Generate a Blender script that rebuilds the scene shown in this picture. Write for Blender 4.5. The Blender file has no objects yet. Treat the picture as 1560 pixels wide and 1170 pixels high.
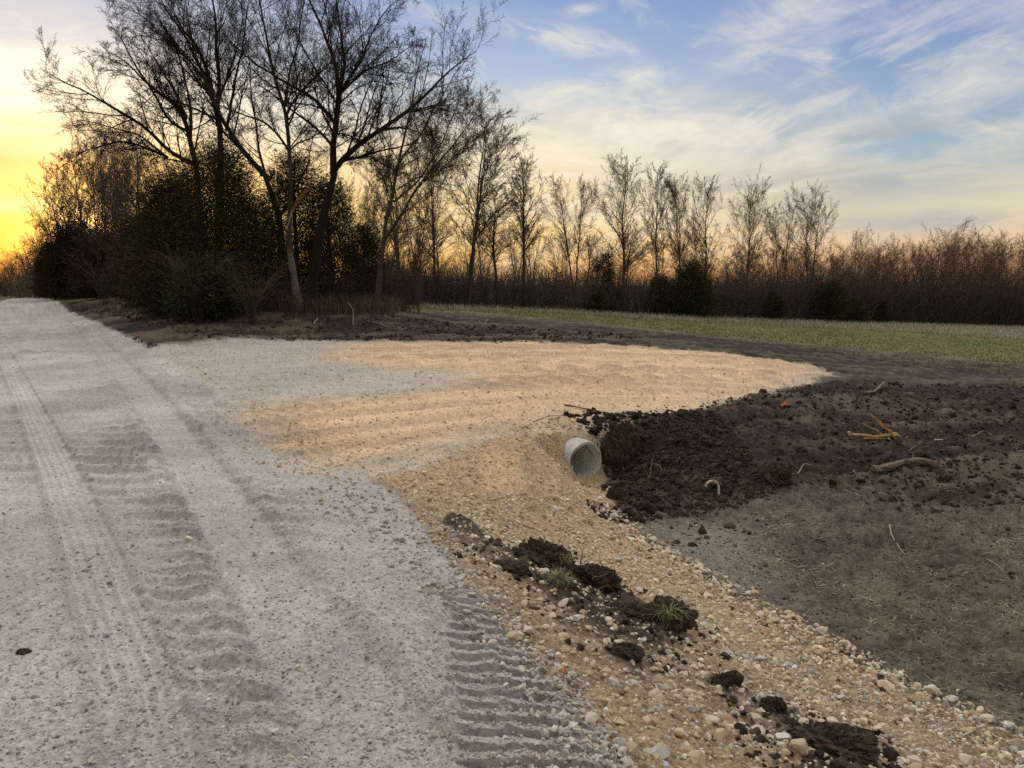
import bpy, math, random
import numpy as np
from mathutils import Vector, Matrix
rng = np.random.default_rng(7)
random.seed(7)
sc = bpy.context.scene
COL = sc.collection
PI = math.pi

# ------------------------------------------------------------------ camera
HC = 1.7
F = 1150.0
PITCH = math.atan((585 - 432) / F)
cd = bpy.data.cameras.new('camera'); cam = bpy.data.objects.new('camera', cd); COL.objects.link(cam)
cd.sensor_width = 36; cd.lens = F / 1560 * 36; cd.clip_start = .05; cd.clip_end = 8000
cam.location = (0, 0, HC); cam.rotation_euler = (PI / 2 - PITCH, 0, 0)
sc.camera = cam
CP, SP = math.cos(PITCH), math.sin(PITCH)

def ray(px, py):
    u = (px - 780) / F; w = -(py - 585) / F
    return np.array([u, CP + w * SP, -SP + w * CP])

def at_depth(px, py, Y):
    d = ray(px, py); return np.array([0, 0, HC]) + d * (Y / d[1])

def at_z(px, py, z):
    d = ray(px, py); t = (z - HC) / d[2]; return np.array([0, 0, HC]) + d * t

# ------------------------------------------------------------------ numpy noise
def hash2(ix, iy, seed):
    h = (ix.astype(np.int64) * 374761393 + iy.astype(np.int64) * 668265263 + seed * 1442695041) & 0xFFFFFFFF
    h = ((h ^ (h >> 13)) * 1274126177) & 0xFFFFFFFF
    h = h ^ (h >> 16)
    return (h & 0xFFFFFF) / float(0xFFFFFF)

def vnoise(x, y, seed=0):
    ix = np.floor(x); iy = np.floor(y); fx = x - ix; fy = y - iy
    fx = fx * fx * fx * (fx * (fx * 6 - 15) + 10); fy = fy * fy * fy * (fy * (fy * 6 - 15) + 10)
    a = hash2(ix, iy, seed); b = hash2(ix + 1, iy, seed); c = hash2(ix, iy + 1, seed); d = hash2(ix + 1, iy + 1, seed)
    return (a + (b - a) * fx + (c - a) * fy + (a - b - c + d) * fx * fy) * 2 - 1

def fbm(x, y, f, o=3, seed=0, g=.5):
    r = 0; a = 1; s = 0; c, q = .8, .6
    for i in range(o):
        X = (x * c - y * q); Y = (x * q + y * c)
        r = r + a * vnoise(X * f + 17.3 * i, Y * f - 9.1 * i, seed + i * 31); s += a; a *= g; f *= 2.03
        x, y = X, Y
    return r / s

def sst(a, b, v):
    t = np.clip((v - a) / (b - a), 0, 1); return t * t * (3 - 2 * t)

# ------------------------------------------------------------------ base terrain (thin plate spline through surveyed points)
PH = HC
cpts = []
def cz(*L):
    for px, py, z in L: cpts.append(at_z(px, py, z))
def cy(*L):
    for px, py, Y in L: cpts.append(at_depth(px, py, Y))
def cw(*L):
    for x, y, z in L: cpts.append(np.array([x, y, z], float))
# road
cz((0, 1160, 0), (300, 1160, 0), (600, 1160, .01), (800, 1160, 0), (0, 850, 0), (300, 850, .01), (560, 850, .01), (0, 650, 0),
   (250, 650, .01), (450, 650, .01), (0, 540, 0), (200, 540, 0), (0, 480, 0), (80, 480, 0), (0, 455, 0), (900, 1160, -.02), (700, 900, -.02), (600, 760, -.01))
# driveway pad
cz((300, 535, .0), (450, 535, .02), (650, 530, .02), (850, 528, .0), (1030, 542, -.05), (1230, 570, -.18), (1100, 612, -.12), (960, 640, -.03),
   (880, 645, .0), (700, 600, .02), (550, 680, .01), (700, 645, .01), (820, 650, .0), (860, 600, .02), (800, 615, .02), (1000, 595, -.04), (930, 618, -.03), (760, 560, .02), (950, 565, 0))
# slope below the pad and shoulder of the road
cz((640, 715, -.0), (700, 720, -.04), (780, 735, -.18), (850, 760, -.42), (905, 775, -.62), (740, 800, -.2), (830, 830, -.45), (930, 820, -.68),
   (700, 830, -.06), (800, 960, -.12), (880, 1060, -.12), (960, 1160, -.12), (900, 900, -.42), (1000, 960, -.45), (1100, 1060, -.45), (1200, 1160, -.45))
# ditch floor
cz((1010, 850, -.74), (1150, 930, -.78), (1300, 1010, -.8), (1450, 1090, -.8), (1560, 1160, -.8), (1000, 790, -.76), (1200, 850, -.78), (1400, 950, -.78),
   (1550, 1000, -.76), (1300, 800, -.74), (1550, 820, -.7))
# dark bank right of the culvert
cz((960, 690, -.36), (1000, 720, -.5), (960, 745, -.6), (1080, 740, -.6), (1030, 660, -.22), (1150, 640, -.25), (1150, 700, -.45), (1300, 720, -.6), (1300, 650, -.4), (1500, 720, -.62), (1500, 640, -.5),
   (1550, 590, -.5), (1350, 600, -.32))
# beyond the pad: ground rising to the trees, falling away on the right
cy((250, 522, 21.5), (350, 505, 24), (200, 500, 27), (120, 470, 44), (150, 455, 50), (197, 452, 46), (300, 475, 31), (455, 474, 29.5), (572, 480, 28.5),
   (400, 505, 25), (520, 500, 26), (700, 508, 25), (700, 490, 31), (650, 470, 42), (800, 478, 45), (800, 500, 28), (1000, 487, 52), (1000, 505, 34), (1200, 493, 60),
   (1200, 525, 30), (1400, 498, 67), (1400, 550, 26), (1560, 502, 74), (1560, 560, 24), (30, 455, 60))
cw((-30, 70, .3), (-55, 120, .3), (-100, 170, .2), (0, 60, .5), (0, 100, .5), (30, 90, -1), (60, 110, -3), (120, 130, -5), (150, 20, -4), (60, 10, -1.6), (30, 5, -1),
   (-60, 30, 0), (-150, 60, 0), (10, 0, -.85), (4, 0, -.75), (2.2, 0, -.35), (1.2, 0, -.03), (0, 0, 0), (-3, 0, 0), (-3, 4, 0), (-8, 0, -.4), (0, -5, 0), (5, -4, -.6), (12, -15, -1), (-10, -20, 0),
   (60, -80, -3), (-100, -100, 0), (0, 400, -1), (-200, 300, -1), (300, 400, -12), (300, 0, -9), (-400, 0, 0), (0, -500, -1), (2000, 2000, -12), (-2000, 2000, -2), (-2000, -2000, -2), (2000, -2000, -10),
   (0, 3000, -5), (3000, 0, -10), (-3000, 0, -2), (0, .6, 0), (.6, 0, 0), (-.6, 0, 0), (0, -.6, 0))
CPT = np.array(cpts)

def warp(x, y):
    r = np.sqrt(x * x + y * y) + .6
    k = np.log1p(r / 4.0) / r * 4
    return np.stack([x * k, y * k], -1)
def _tps(d2): return .5 * d2 * np.log(d2 + 1e-12)
_W = warp(CPT[:, 0], CPT[:, 1])
_n = len(_W)
_A = np.zeros((_n + 3, _n + 3)); _d2 = ((_W[:, None] - _W[None]) ** 2).sum(-1)
_A[:_n, :_n] = _tps(_d2) + np.eye(_n) * .01
_A[:_n, _n] = 1; _A[:_n, _n + 1:] = _W; _A[_n, :_n] = 1; _A[_n + 1:, :_n] = _W.T
_c = np.linalg.solve(_A, np.concatenate([CPT[:, 2], [0, 0, 0]]))

# culvert: mouth centre, axis pointing back into the bank
PR = .265
_m = at_depth(893, 705, 9.0); MX, MY, MZ = _m
PAX = math.radians(-37); AX = np.array([math.sin(PAX), math.cos(PAX)]); AP = np.array([AX[1], -AX[0]])

def H0(x, y):
    x = np.asarray(x, float); y = np.asarray(y, float); sh = x.shape
    xf = x.ravel(); yf = y.ravel(); out = np.empty(xf.size)
    for i in range(0, xf.size, 60000):
        w = warp(xf[i:i + 60000], yf[i:i + 60000])
        d2 = (w[:, None, 0] - _W[None, :, 0]) ** 2 + (w[:, None, 1] - _W[None, :, 1]) ** 2
        out[i:i + 60000] = _tps(d2) @ _c[:_n] + _c[_n] + w @ _c[_n + 1:]
    out = out.reshape(sh)
    q = (x - MX) * AX[0] + (y - MY) * AX[1]; p = (x - MX) * AP[0] + (y - MY) * AP[1]
    # bank slopes up over the pipe, the ditch is scooped out in front of the mouth
    ap = np.abs(p); wq = (1 - sst(.30, .95, ap)) * sst(-1.6, -.3, q) * (1 - sst(1.2, 3.0, q))
    prof = MZ - PR + .03 + (2 * PR + .05) * sst(-.12, .34, q)
    kq = sst(.15, 1.1, q); prof = prof * (1 - kq) + np.maximum(prof, out) * kq
    out = out + wq * (prof - out)
    wh = np.exp(-((p + .42) / .22) ** 2) * sst(-.35, .1, q) * (1 - sst(.6, 1.2, q))
    out = out + wh * np.clip(MZ + .06 - out, 0, 1)
    return out

_ts = np.concatenate([np.linspace(1, 14, 300), np.exp(np.linspace(math.log(14.05), math.log(600), 500))])
def g(px, py):
    d = ray(px, py); P = np.array([0, 0, HC])[None] + d[None] * _ts[:, None]
    f = P[:, 2] - H0(P[:, 0], P[:, 1]); k = np.argmax(f < 0)
    if not (f < 0).any(): k = len(_ts) - 1
    a, b = _ts[max(k - 1, 0)], _ts[k]
    f0, f1 = f[max(k - 1, 0)], f[k]
    t = a + (b - a) * (f0 / (f0 - f1) if f0 != f1 else .5)
    return (d[0] * t, d[1] * t)
def poly(*L): return np.array([g(a, b) if abs(a) < 4000 else (a, b) for a, b in L])
def sdist(P, x, y):
    """signed distance to polygon, positive inside"""
    d = np.full(x.shape, 1e9); ins = np.zeros(x.shape, bool); n = len(P)
    for i in range(n):
        ax, ay = P[i]; bx, by = P[(i + 1) % n]; ex, ey = bx - ax, by - ay
        t = np.clip(((x - ax) * ex + (y - ay) * ey) / (ex * ex + ey * ey + 1e-9), 0, 1)
        d = np.minimum(d, (x - ax - t * ex) ** 2 + (y - ay - t * ey) ** 2)
        c = ((ay > y) != (by > y)) & (x < (bx - ax) * (y - ay) / (by - ay + 1e-12) + ax)
        ins ^= c
    return np.sqrt(d) * np.where(ins, 1, -1)
def ldist(P, x, y):
    d = np.full(x.shape, 1e9); L = np.zeros(x.shape); acc = 0
    for i in range(len(P) - 1):
        ax, ay = P[i]; bx, by = P[i + 1]; ex, ey = bx - ax, by - ay; l = math.hypot(ex, ey)
        t = np.clip(((x - ax) * ex + (y - ay) * ey) / (l * l), 0, 1)
        dd = (x - ax - t * ex) ** 2 + (y - ay - t * ey) ** 2
        m = dd < d; L = np.where(m, acc + t * l, L); d = np.minimum(d, dd); acc += l
    return np.sqrt(d), L

# ------------------------------------------------------------------ ground zones
_edge = [(52, 447), (90, 462), (150, 492), (205, 516), (235, 532)]
ZROAD = np.concatenate([poly(*_edge, (330, 600), (420, 690), (545, 718), (600, 745), (650, 800), (700, 865), (765, 945), (835, 1020), (905, 1105), (975, 1200), (1060, 1350)),
                        np.array([(1.0, 0), (1.6, -3), (3, -8), (9, -20), (0, -26), (-5.2, 0), (-6.3, 3), (-18, 22), (-60, 95), (-95, 150), (-92, 153)])])
ZPAD = poly((225, 528), (290, 522), (350, 515), (480, 517), (600, 520), (760, 521), (860, 523), (980, 528), (1080, 535), (1180, 548), (1245, 560), (1278, 571),
            (1225, 585), (1160, 600), (1080, 617), (1000, 636), (950, 648), (930, 665), (915, 690), (870, 740), (800, 780), (700, 760), (560, 735), (420, 720), (330, 650), (250, 580))
ZTAN = poly((530, 525), (700, 517), (860, 518), (980, 523), (1080, 529), (1180, 541), (1250, 554), (1295, 570), (1160, 606), (1085, 624), (1005, 643), (950, 664),
            (880, 668), (760, 668), (660, 700), (545, 716), (450, 708), (375, 690), (385, 650), (430, 612), (560, 600), (700, 590), (690, 570), (560, 560), (500, 545))
ZBAND = poly((565, 728), (640, 712), (690, 690), (740, 668), (830, 660), (900, 668), (935, 650), (925, 700), (915, 740), (945, 790), (1000, 835), (1060, 872), (1130, 915), (1230, 965), (1330, 1020), (1450, 1080),
             (1600, 1150), (1800, 1260), (1500, 1500), (1060, 1400), (975, 1200), (900, 1105), (830, 1020), (760, 940), (700, 862), (650, 800), (605, 748))
ZROCK = poly((700, 790), (760, 770), (850, 770), (900, 750), (930, 775), (960, 800), (1010, 838), (1080, 878), (1140, 915), (1240, 965), (1340, 1020), (1460, 1085), (1620, 1165), (1500, 1280),
             (1350, 1150), (1200, 1070), (1120, 1000), (1060, 950), (960, 900), (880, 850), (800, 815))
ZROUGH = poly((650, 750), (700, 770), (780, 800), (850, 870), (1000, 960), (1150, 1050), (1300, 1150), (1400, 1300), (1100, 1350), (960, 1170), (860, 1040), (780, 950), (710, 865), (660, 800))
ZDIRT = [poly((735, 852), (800, 838), (870, 850), (950, 895), (1045, 945), (1060, 980), (1000, 1000), (930, 985), (880, 965), (820, 900)),
         poly((900, 955), (960, 985), (1010, 1030), (980, 1045), (930, 1010)),
         poly((1150, 1075), (1230, 1100), (1330, 1140), (1380, 1200), (1200, 1200), (1190, 1130)),
         poly((1080, 1035), (1130, 1050), (1120, 1075), (1075, 1060)),
         poly((655, 775), (710, 790), (780, 850), (740, 860), (690, 820))]
ZSOIL = np.concatenate([poly((905, 740), (918, 690), (930, 665), (950, 648), (1000, 636), (1080, 617), (1160, 600), (1240, 586), (1305, 573), (1180, 548), (1080, 535), (980, 528), (860, 523), (760, 521), (600, 520), (350, 515), (235, 532), (150, 492), (75, 457),
            (110, 452), (200, 452), (330, 470), (600, 474), (700, 479), (860, 492), (1000, 506), (1130, 520), (1280, 534), (1420, 546), (1560, 561)), np.array([(40, 22), (30, 8)]),
            poly((1640, 735), (1540, 745), (1450, 765), (1400, 765), (1340, 735), (1250, 733), (1180, 745), (1110, 752), (1030, 770), (960, 775), (935, 770))])
ZGRASS = np.concatenate([poly((560, 470), (700, 476), (860, 489), (1000, 503), (1130, 517), (1280, 530), (1420, 542), (1560, 556)), np.array([(60, 30), (200, 30), (200, 200), (60, 200), (40, 110), (0, 80), (-6, 50)])])
ZVERGE = poly((56, 446), (150, 445), (210, 449), (150, 458), (95, 461), (75, 457))
TR1 = poly((-60, 440 + 30), (0, 530), (55, 640), (100, 740), (140, 840), (180, 960), (215, 1060), (240, 1200))
TR2 = poly((90, 462), (130, 500), (220, 600), (275, 680), (330, 760), (430, 920), (510, 1040), (610, 1190))
TR3 = poly((715, 880), (745, 960), (768, 1060), (790, 1200))
TR4 = poly((800, 985), (830, 1060), (860, 1120), (900, 1200))
ZRIP = poly((190, 600), (330, 600), (470, 900), (560, 1200), (300, 1200), (210, 880), (130, 700))
ZGREY = poly((940, 790), (1000, 790), (1130, 800), (1180, 870), (1230, 960), (1130, 915), (1060, 870), (990, 830))
ZSTRAW = np.concatenate([poly((1230, 790), (1400, 765), (1560, 770), (1700, 800)), np.array([(7, 2), (5, 1)]), poly((1640, 1170), (1400, 1060), (1250, 970), (1180, 880))])
ZWHITE = poly((235, 545), (400, 540), (520, 556), (480, 570), (330, 575), (250, 568))
ZLIGHT = poly((500, 572), (690, 566), (700, 580), (560, 600), (430, 612), (400, 600))
ZPATCH = poly((735, 690), (790, 685), (800, 745), (735, 748))

C = lambda *a: np.array(a, float)
def surface(x, y):
    """detail height and base colour of the ground at world x, y"""
    def col(base, n): return base[None] * n[:, None]
    n1 = fbm(x, y, .8, 4, 1); n2 = fbm(x, y, 5, 3, 5); n3 = fbm(x, y, 22, 3, 9); n4 = vnoise(x * 70, y * 70, 13); n5 = fbm(x, y, .17, 3, 77)
    nh = vnoise(x * 45, y * 45, 21)
    r = np.sqrt(x * x + y * y)
    f3 = 1 / (1 + (r / 9) ** 3); f4 = 1 / (1 + (r / 5) ** 3); f2 = 1 / (1 + (r / 24) ** 3)
    c3 = .35 + .65 * f3; h3 = n3 * f3; h4 = n4 * f4
    wob = n1 * .5 + n2 * .25 * f2 + n3 * .12 * f3
    def stx(ang, fx, fy, seed, o=3):
        ca, sa = math.cos(ang), math.sin(ang); return fbm((x * ca + y * sa) * fx, (y * ca - x * sa) * fy, 1., o, seed)
    # meadow beyond the frame
    colr = col(C(.075, .07, .035), 1 + .35 * n1 + .25 * n2)
    h = .03 * n1 + .02 * n2
    def over(m, c, hh):
        nonlocal colr, h
        colr = colr * (1 - m[:, None]) + c * m[:, None]; h = h * (1 - m) + hh * m
    # ditch floor soil
    m = sst(-.5, .5, sdist(np.array([(1, -6), (1.0, 2), (-2, 12), (-12, 22), (-30, 45), (-30, 60), (0, 45), (14, 38), (45, 34), (40, 8), (12, -10)]), x, y) + .3 * n1)
    c = col(C(.112, .092, .073), 1 + .45 * n1 + .40 * n2 + .45 * n3 + .15 * n4)
    over(m, c, .034 * n2 + .022 * h3 + .02 * n1 + .007 * h4)
    sg = sst(-.3, .3, sdist(ZGREY, x, y) + .35 * wob); over(sg * .8, col(C(.23, .195, .16), 1 + .2 * n1 + .25 * n3 + .15 * n2), .012 * n2 + .009 * h3 + .003 * h4)
    st = sst(-.5, .6, sdist(ZSTRAW, x, y) + .9 * n1 + .5 * n2); over(st * .75, col(C(.120, .104, .072), 1 + .45 * n1 + .35 * n2 + .4 * n3 + .2 * n4), .032 * n2 + .022 * h3 + .02 * n1)
    # meadow strip
    mg = sst(-.4, 1.2, sdist(ZGRASS, x, y) + 1.6 * n1 + .8 * n2); 
    dry = sst(.0, .6, n5 + .3 * n1)
    gc = col(C(.135, .14, .055), 1 + .25 * n1 + .2 * n2) * (1 - dry[:, None]) + col(C(.20, .17, .085), 1 + .2 * n2) * dry[:, None]
    over(mg, gc, .04 * n1 + .03 * n2)
    # dark topsoil
    bil = np.abs(fbm(x, y, 2.6, 2, 41)); bil2 = np.abs(vnoise(x * 9, y * 9, 43)) * f2; bil3 = np.abs(vnoise(x * 26, y * 26, 44))
    sd = sdist(ZSOIL, x, y) + .20 * wob * np.clip(r / 8, .5, 3)
    m = sst(-.12, .12, sd)
    n6 = fbm(x, y, .5, 3, 55); s1_ = stx(.33, .45, 4.5, 57); s2_ = stx(.20, .25, 1.4, 58)
    k = sst(.1, .7, n6 + .4 * n1)
    far = sst(11, 22, r)
    dark = C(.037, .028, .021); mid = C(.125, .096, .072)
    c = col(dark, 1 + .3 * n2 + .35 * n3 + .2 * n4); 
    gg = sst(-.25, .6, n1 * .3 + n6 * .4 + .25 * n2 + .9 * s1_ + .7 * s2_) * (.92)
    c = c * (1 - gg[:, None]) + col(mid, 1 + .3 * n3 + .2 * n2) * gg[:, None]
    grn = sst(.0, .5, fbm(x, y, .35, 3, 88) + .5 * n2) * sst(14, 24, r) * sst(-1, 7, x) * .8
    c = c * (1 - grn[:, None]) + col(C(.10, .095, .04), 1 + .3 * n2) * grn[:, None]
    grl = sst(.1, .5, fbm(x, y, .5, 3, 98) + .4 * n2) * (1 - sst(-7, -5, x)) * .6
    c = c * (1 - grl[:, None]) + col(C(.11, .10, .055), 1 + .3 * n2) * grl[:, None]
    tl = -x * .33 + y * .94 + .25 * n1
    trk = (np.abs(np.sin(tl * PI / .42)) * .03 + .05 * s1_ + .05 * s2_) * (1 - .5 * np.exp(-((x - 2.2) ** 2 + (y - 8.7) ** 2) / 1.5))
    over(m, c, (.085 * bil + .045 * bil2 + .02 * bil3 * f3 + .006 * h4 + trk - .03) * (1 - .25 * far))
    vg = sst(-.3, .6, sdist(ZVERGE, x, y) + .8 * n2); over(vg, col(C(.15, .16, .06), 1 + .2 * n2), .02 * n2)
    # crushed stone pad
    sp = sdist(ZPAD, x, y) + .10 * stx(.2, 1.2, 6, 68) * np.clip(r / 8, .6, 3) + .12 * wob * np.clip(r / 8, .6, 3)
    m = sst(-.10, .10, sp)
    gp = .5 + .5 * n1
        # grouser ridges lying across the pad
    cl = np.hypot((x - 4.5) * .85, y - 3) + .10 * fbm(x, y, .3, 2, 60); ag = np.arctan2(x - 4.5, y - 3)
    pst = fbm(cl * 5.5, ag * 3.2, 1., 3, 61); psl = fbm(cl * 2.0, ag * 2.0, 1., 2, 62)
    rp = np.sin(cl * 2 * PI / .21 + .6 * n1); rq = np.sin(cl * 2 * PI / .78 + .5 * n1); rp = np.sign(rp) * np.abs(rp) ** .7; rq = np.sign(rq) * np.abs(rq) ** .7
    amp = sst(-.4, .3, fbm(x, y, .6, 2, 63))
    hp = .030 * rp * amp + .013 * rq + .010 * n2 + .010 * h3 + .006 * h4 + .02 * pst
    grey = col(C(.42, .38, .33), 1 + .12 * n1 + .10 * n2 + .22 * n3 * c3 + .2 * n4 - .07 * rq + .16 * pst)
    over(m, grey, hp)
    stn = sst(-.9, .9, sdist(ZTAN, x, y) + 1.4 * wob)
    tanc = col(C(.59, .425, .268), 1 + .14 * n1 + .10 * n2 + .20 * n3 + .16 * n4 - .03 * rq - .12 * rp * amp + .26 * pst + .12 * psl)
    mm = (stn * m); colr = colr * (1 - mm[:, None]) + tanc * mm[:, None]
    wl = sst(-.6, .6, sdist(ZLIGHT, x, y) + .9 * wob) * .7; colr = colr * (1 - wl[:, None]) + col(C(.50, .44, .37), 1 + .12 * n2 + .2 * n3) * wl[:, None]
    # road
    sr = sdist(ZROAD, x, y) + .09 * wob * np.clip(r / 8, .5, 3)
    m = sst(-.10, .10, sr) * (1 - stn * sst(-.3, .3, sp))
    pale_n = sst(-.4, .7, fbm(x, y, .9, 3, 70))
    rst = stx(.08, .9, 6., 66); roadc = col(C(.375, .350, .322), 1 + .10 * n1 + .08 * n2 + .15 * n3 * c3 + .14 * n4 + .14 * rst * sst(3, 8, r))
    roadc = roadc * (1 + .30 * pale_n * (1 - sst(-.5, 1.4, x + .3 * y * 0 + .6)))[:, None]  # paler patches towards the left of the road
    wm = sst(-.5, .5, sdist(ZWHITE, x, y) + .9 * wob) * .6; roadc = roadc * (1 - wm[:, None]) + col(C(.60, .56, .50), 1 + .25 * n3 + .2 * n4) * wm[:, None]
    hr = .009 * n2 + .008 * h3 + .005 * h4 + .010 * n1
    d1, l1 = ldist(TR1, x, y); d2, l2 = ldist(TR2, x, y); d3, l3 = ldist(TR3, x, y); d4, l4 = ldist(TR4, x, y)
    t1 = 1 - sst(.12, .17, d1 + .02 * n2); t2 = 1 - sst(.17, .24, d2 + .03 * n2)
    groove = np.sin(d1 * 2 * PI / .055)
    hr = hr * (1 - .6 * np.maximum(t1, t2)) - .010 * np.maximum(t1, t2) + .005 * groove * t1 * (.5 + .5 * n1)
    # low berms squeezed up beside the wheel tracks
    hr = hr + .026 * np.exp(-((d2 - .32) / .08) ** 2) * (1 + n2)
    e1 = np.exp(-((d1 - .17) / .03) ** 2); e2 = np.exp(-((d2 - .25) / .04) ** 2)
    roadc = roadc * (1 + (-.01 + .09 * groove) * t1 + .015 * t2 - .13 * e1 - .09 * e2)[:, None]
    hr = hr + .012 * e1
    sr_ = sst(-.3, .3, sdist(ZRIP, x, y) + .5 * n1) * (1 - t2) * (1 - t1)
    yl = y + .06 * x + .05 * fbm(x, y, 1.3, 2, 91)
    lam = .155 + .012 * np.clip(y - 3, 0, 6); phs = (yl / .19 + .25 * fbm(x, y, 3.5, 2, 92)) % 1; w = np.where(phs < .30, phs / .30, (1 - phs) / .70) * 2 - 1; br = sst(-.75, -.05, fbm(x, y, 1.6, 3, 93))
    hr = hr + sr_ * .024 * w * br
    roadc = roadc * (1 - sr_ * (.0 + .09 * br * w))[:, None]  # ripple shading put into the colour: dark coarse crests, pale fines between
    # broken ripple further up the road
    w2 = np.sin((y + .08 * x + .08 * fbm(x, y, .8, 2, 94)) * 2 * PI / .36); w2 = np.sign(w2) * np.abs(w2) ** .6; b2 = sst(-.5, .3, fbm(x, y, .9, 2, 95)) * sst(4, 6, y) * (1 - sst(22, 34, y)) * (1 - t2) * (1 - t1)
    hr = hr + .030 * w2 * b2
    roadc = roadc * (1 - .08 * b2 * w2)[:, None]  # crests darkened and troughs lightened here too, painted ripple shading
    # deep lugs pressed into the shoulder
    for dd, ll, off, wid in ((d3, l3, 0, .17), (d4, l4, .04, .15)):
        band = (1 - sst(wid, wid + .07, dd + .04 * n2 + .03 * n3)) * sst(.0, .5, ll) * sst(-.75, -.1, fbm(x, y, 3.2, 3, 97) + .25)
        ph = (ll + off + .005 * n1) / .108
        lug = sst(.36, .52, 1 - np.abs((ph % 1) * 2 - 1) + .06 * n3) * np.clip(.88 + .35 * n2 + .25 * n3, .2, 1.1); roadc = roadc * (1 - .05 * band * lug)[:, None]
        hr = hr * (1 - .5 * band) - band * (.040 * lug * (.6 + .4 * sst(-.6, 0, n1)) - .006)
        hr = hr + .016 * np.exp(-((dd - wid - .06) / .05) ** 2) * sst(0, .2, ll) * (1 + n2 + n3)
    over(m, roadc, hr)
    # shoulder and slope of tan crushed rock
    sb = sdist(ZBAND, x, y) + .11 * wob
    m = sst(-.08, .08, sb)
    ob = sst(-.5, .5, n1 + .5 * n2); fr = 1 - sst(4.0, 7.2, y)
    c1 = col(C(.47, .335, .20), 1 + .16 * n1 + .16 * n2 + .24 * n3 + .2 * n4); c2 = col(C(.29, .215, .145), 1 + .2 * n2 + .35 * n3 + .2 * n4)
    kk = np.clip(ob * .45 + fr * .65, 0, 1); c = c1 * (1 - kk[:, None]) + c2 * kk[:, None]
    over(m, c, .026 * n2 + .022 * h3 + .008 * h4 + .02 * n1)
    mp = sst(-.06, .06, sdist(ZPATCH, x, y) + .05 * wob) * .5; colr = colr * (1 - mp[:, None]) + col(C(.72, .50, .28), 1 + .1 * n3) * mp[:, None]
    for Z in ZDIRT:
        md = sst(-.04, .14, sdist(Z, x, y) + .28 * wob + .16 * n2 - .03) * .93; over(md, col(C(.060, .046, .034), 1 + .4 * n3 + .3 * n4), .05 * bil + .04 * bil2 + .02 * bil3)
    return h * np.clip(r / 1.5, .1, 1), np.clip(colr, .008, .8), m

def HF(x, y):
    x = np.atleast_1d(np.asarray(x, float)); y = np.atleast_1d(np.asarray(y, float))
    return H0(x, y) + surface(x, y)[0]

# ------------------------------------------------------------------ mesh / material helpers
def mesh_obj(name, V, Fc, mat, colors=None, parent=None, smooth=False):
    V = np.asarray(V, np.float32); Fc = np.asarray(Fc, np.int32); k = Fc.shape[1]
    me = bpy.data.meshes.new(name)
    me.vertices.add(len(V)); me.vertices.foreach_set('co', V.ravel())
    me.loops.add(Fc.size); me.loops.foreach_set('vertex_index', Fc.ravel())
    me.polygons.add(len(Fc)); me.polygons.foreach_set('loop_start', np.arange(0, Fc.size, k, dtype=np.int32))
    me.polygons.foreach_set('use_smooth', np.full(len(Fc), smooth))
    if colors is not None:
        a = me.color_attributes.new('Col', 'FLOAT_COLOR', 'POINT')
        c = np.ones((len(V), 4), np.float32); c[:, :3] = colors; a.data.foreach_set('color', c.ravel())
    me.update(calc_edges=True)
    if mat: me.materials.append(mat)
    o = bpy.data.objects.new(name, me); COL.objects.link(o)
    if parent: o.parent = parent
    return o
def tag(o, label=None, cat=None, group=None, kind=None):
    if label: o['label'] = label
    if cat: o['category'] = cat
    if group: o['group'] = group
    if kind: o['kind'] = kind
    return o
def empty(name, loc, rz=0, **k):
    o = bpy.data.objects.new(name, None); COL.objects.link(o); o.location = loc; o.rotation_euler = (0, 0, rz); o.empty_display_size = .2
    return tag(o, **k)
def copy_tree(o, parent=None):
    c = o.copy(); COL.objects.link(c); c.parent = parent
    for ch in list(o.children):
        copy_tree(ch, c)
    return c

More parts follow.
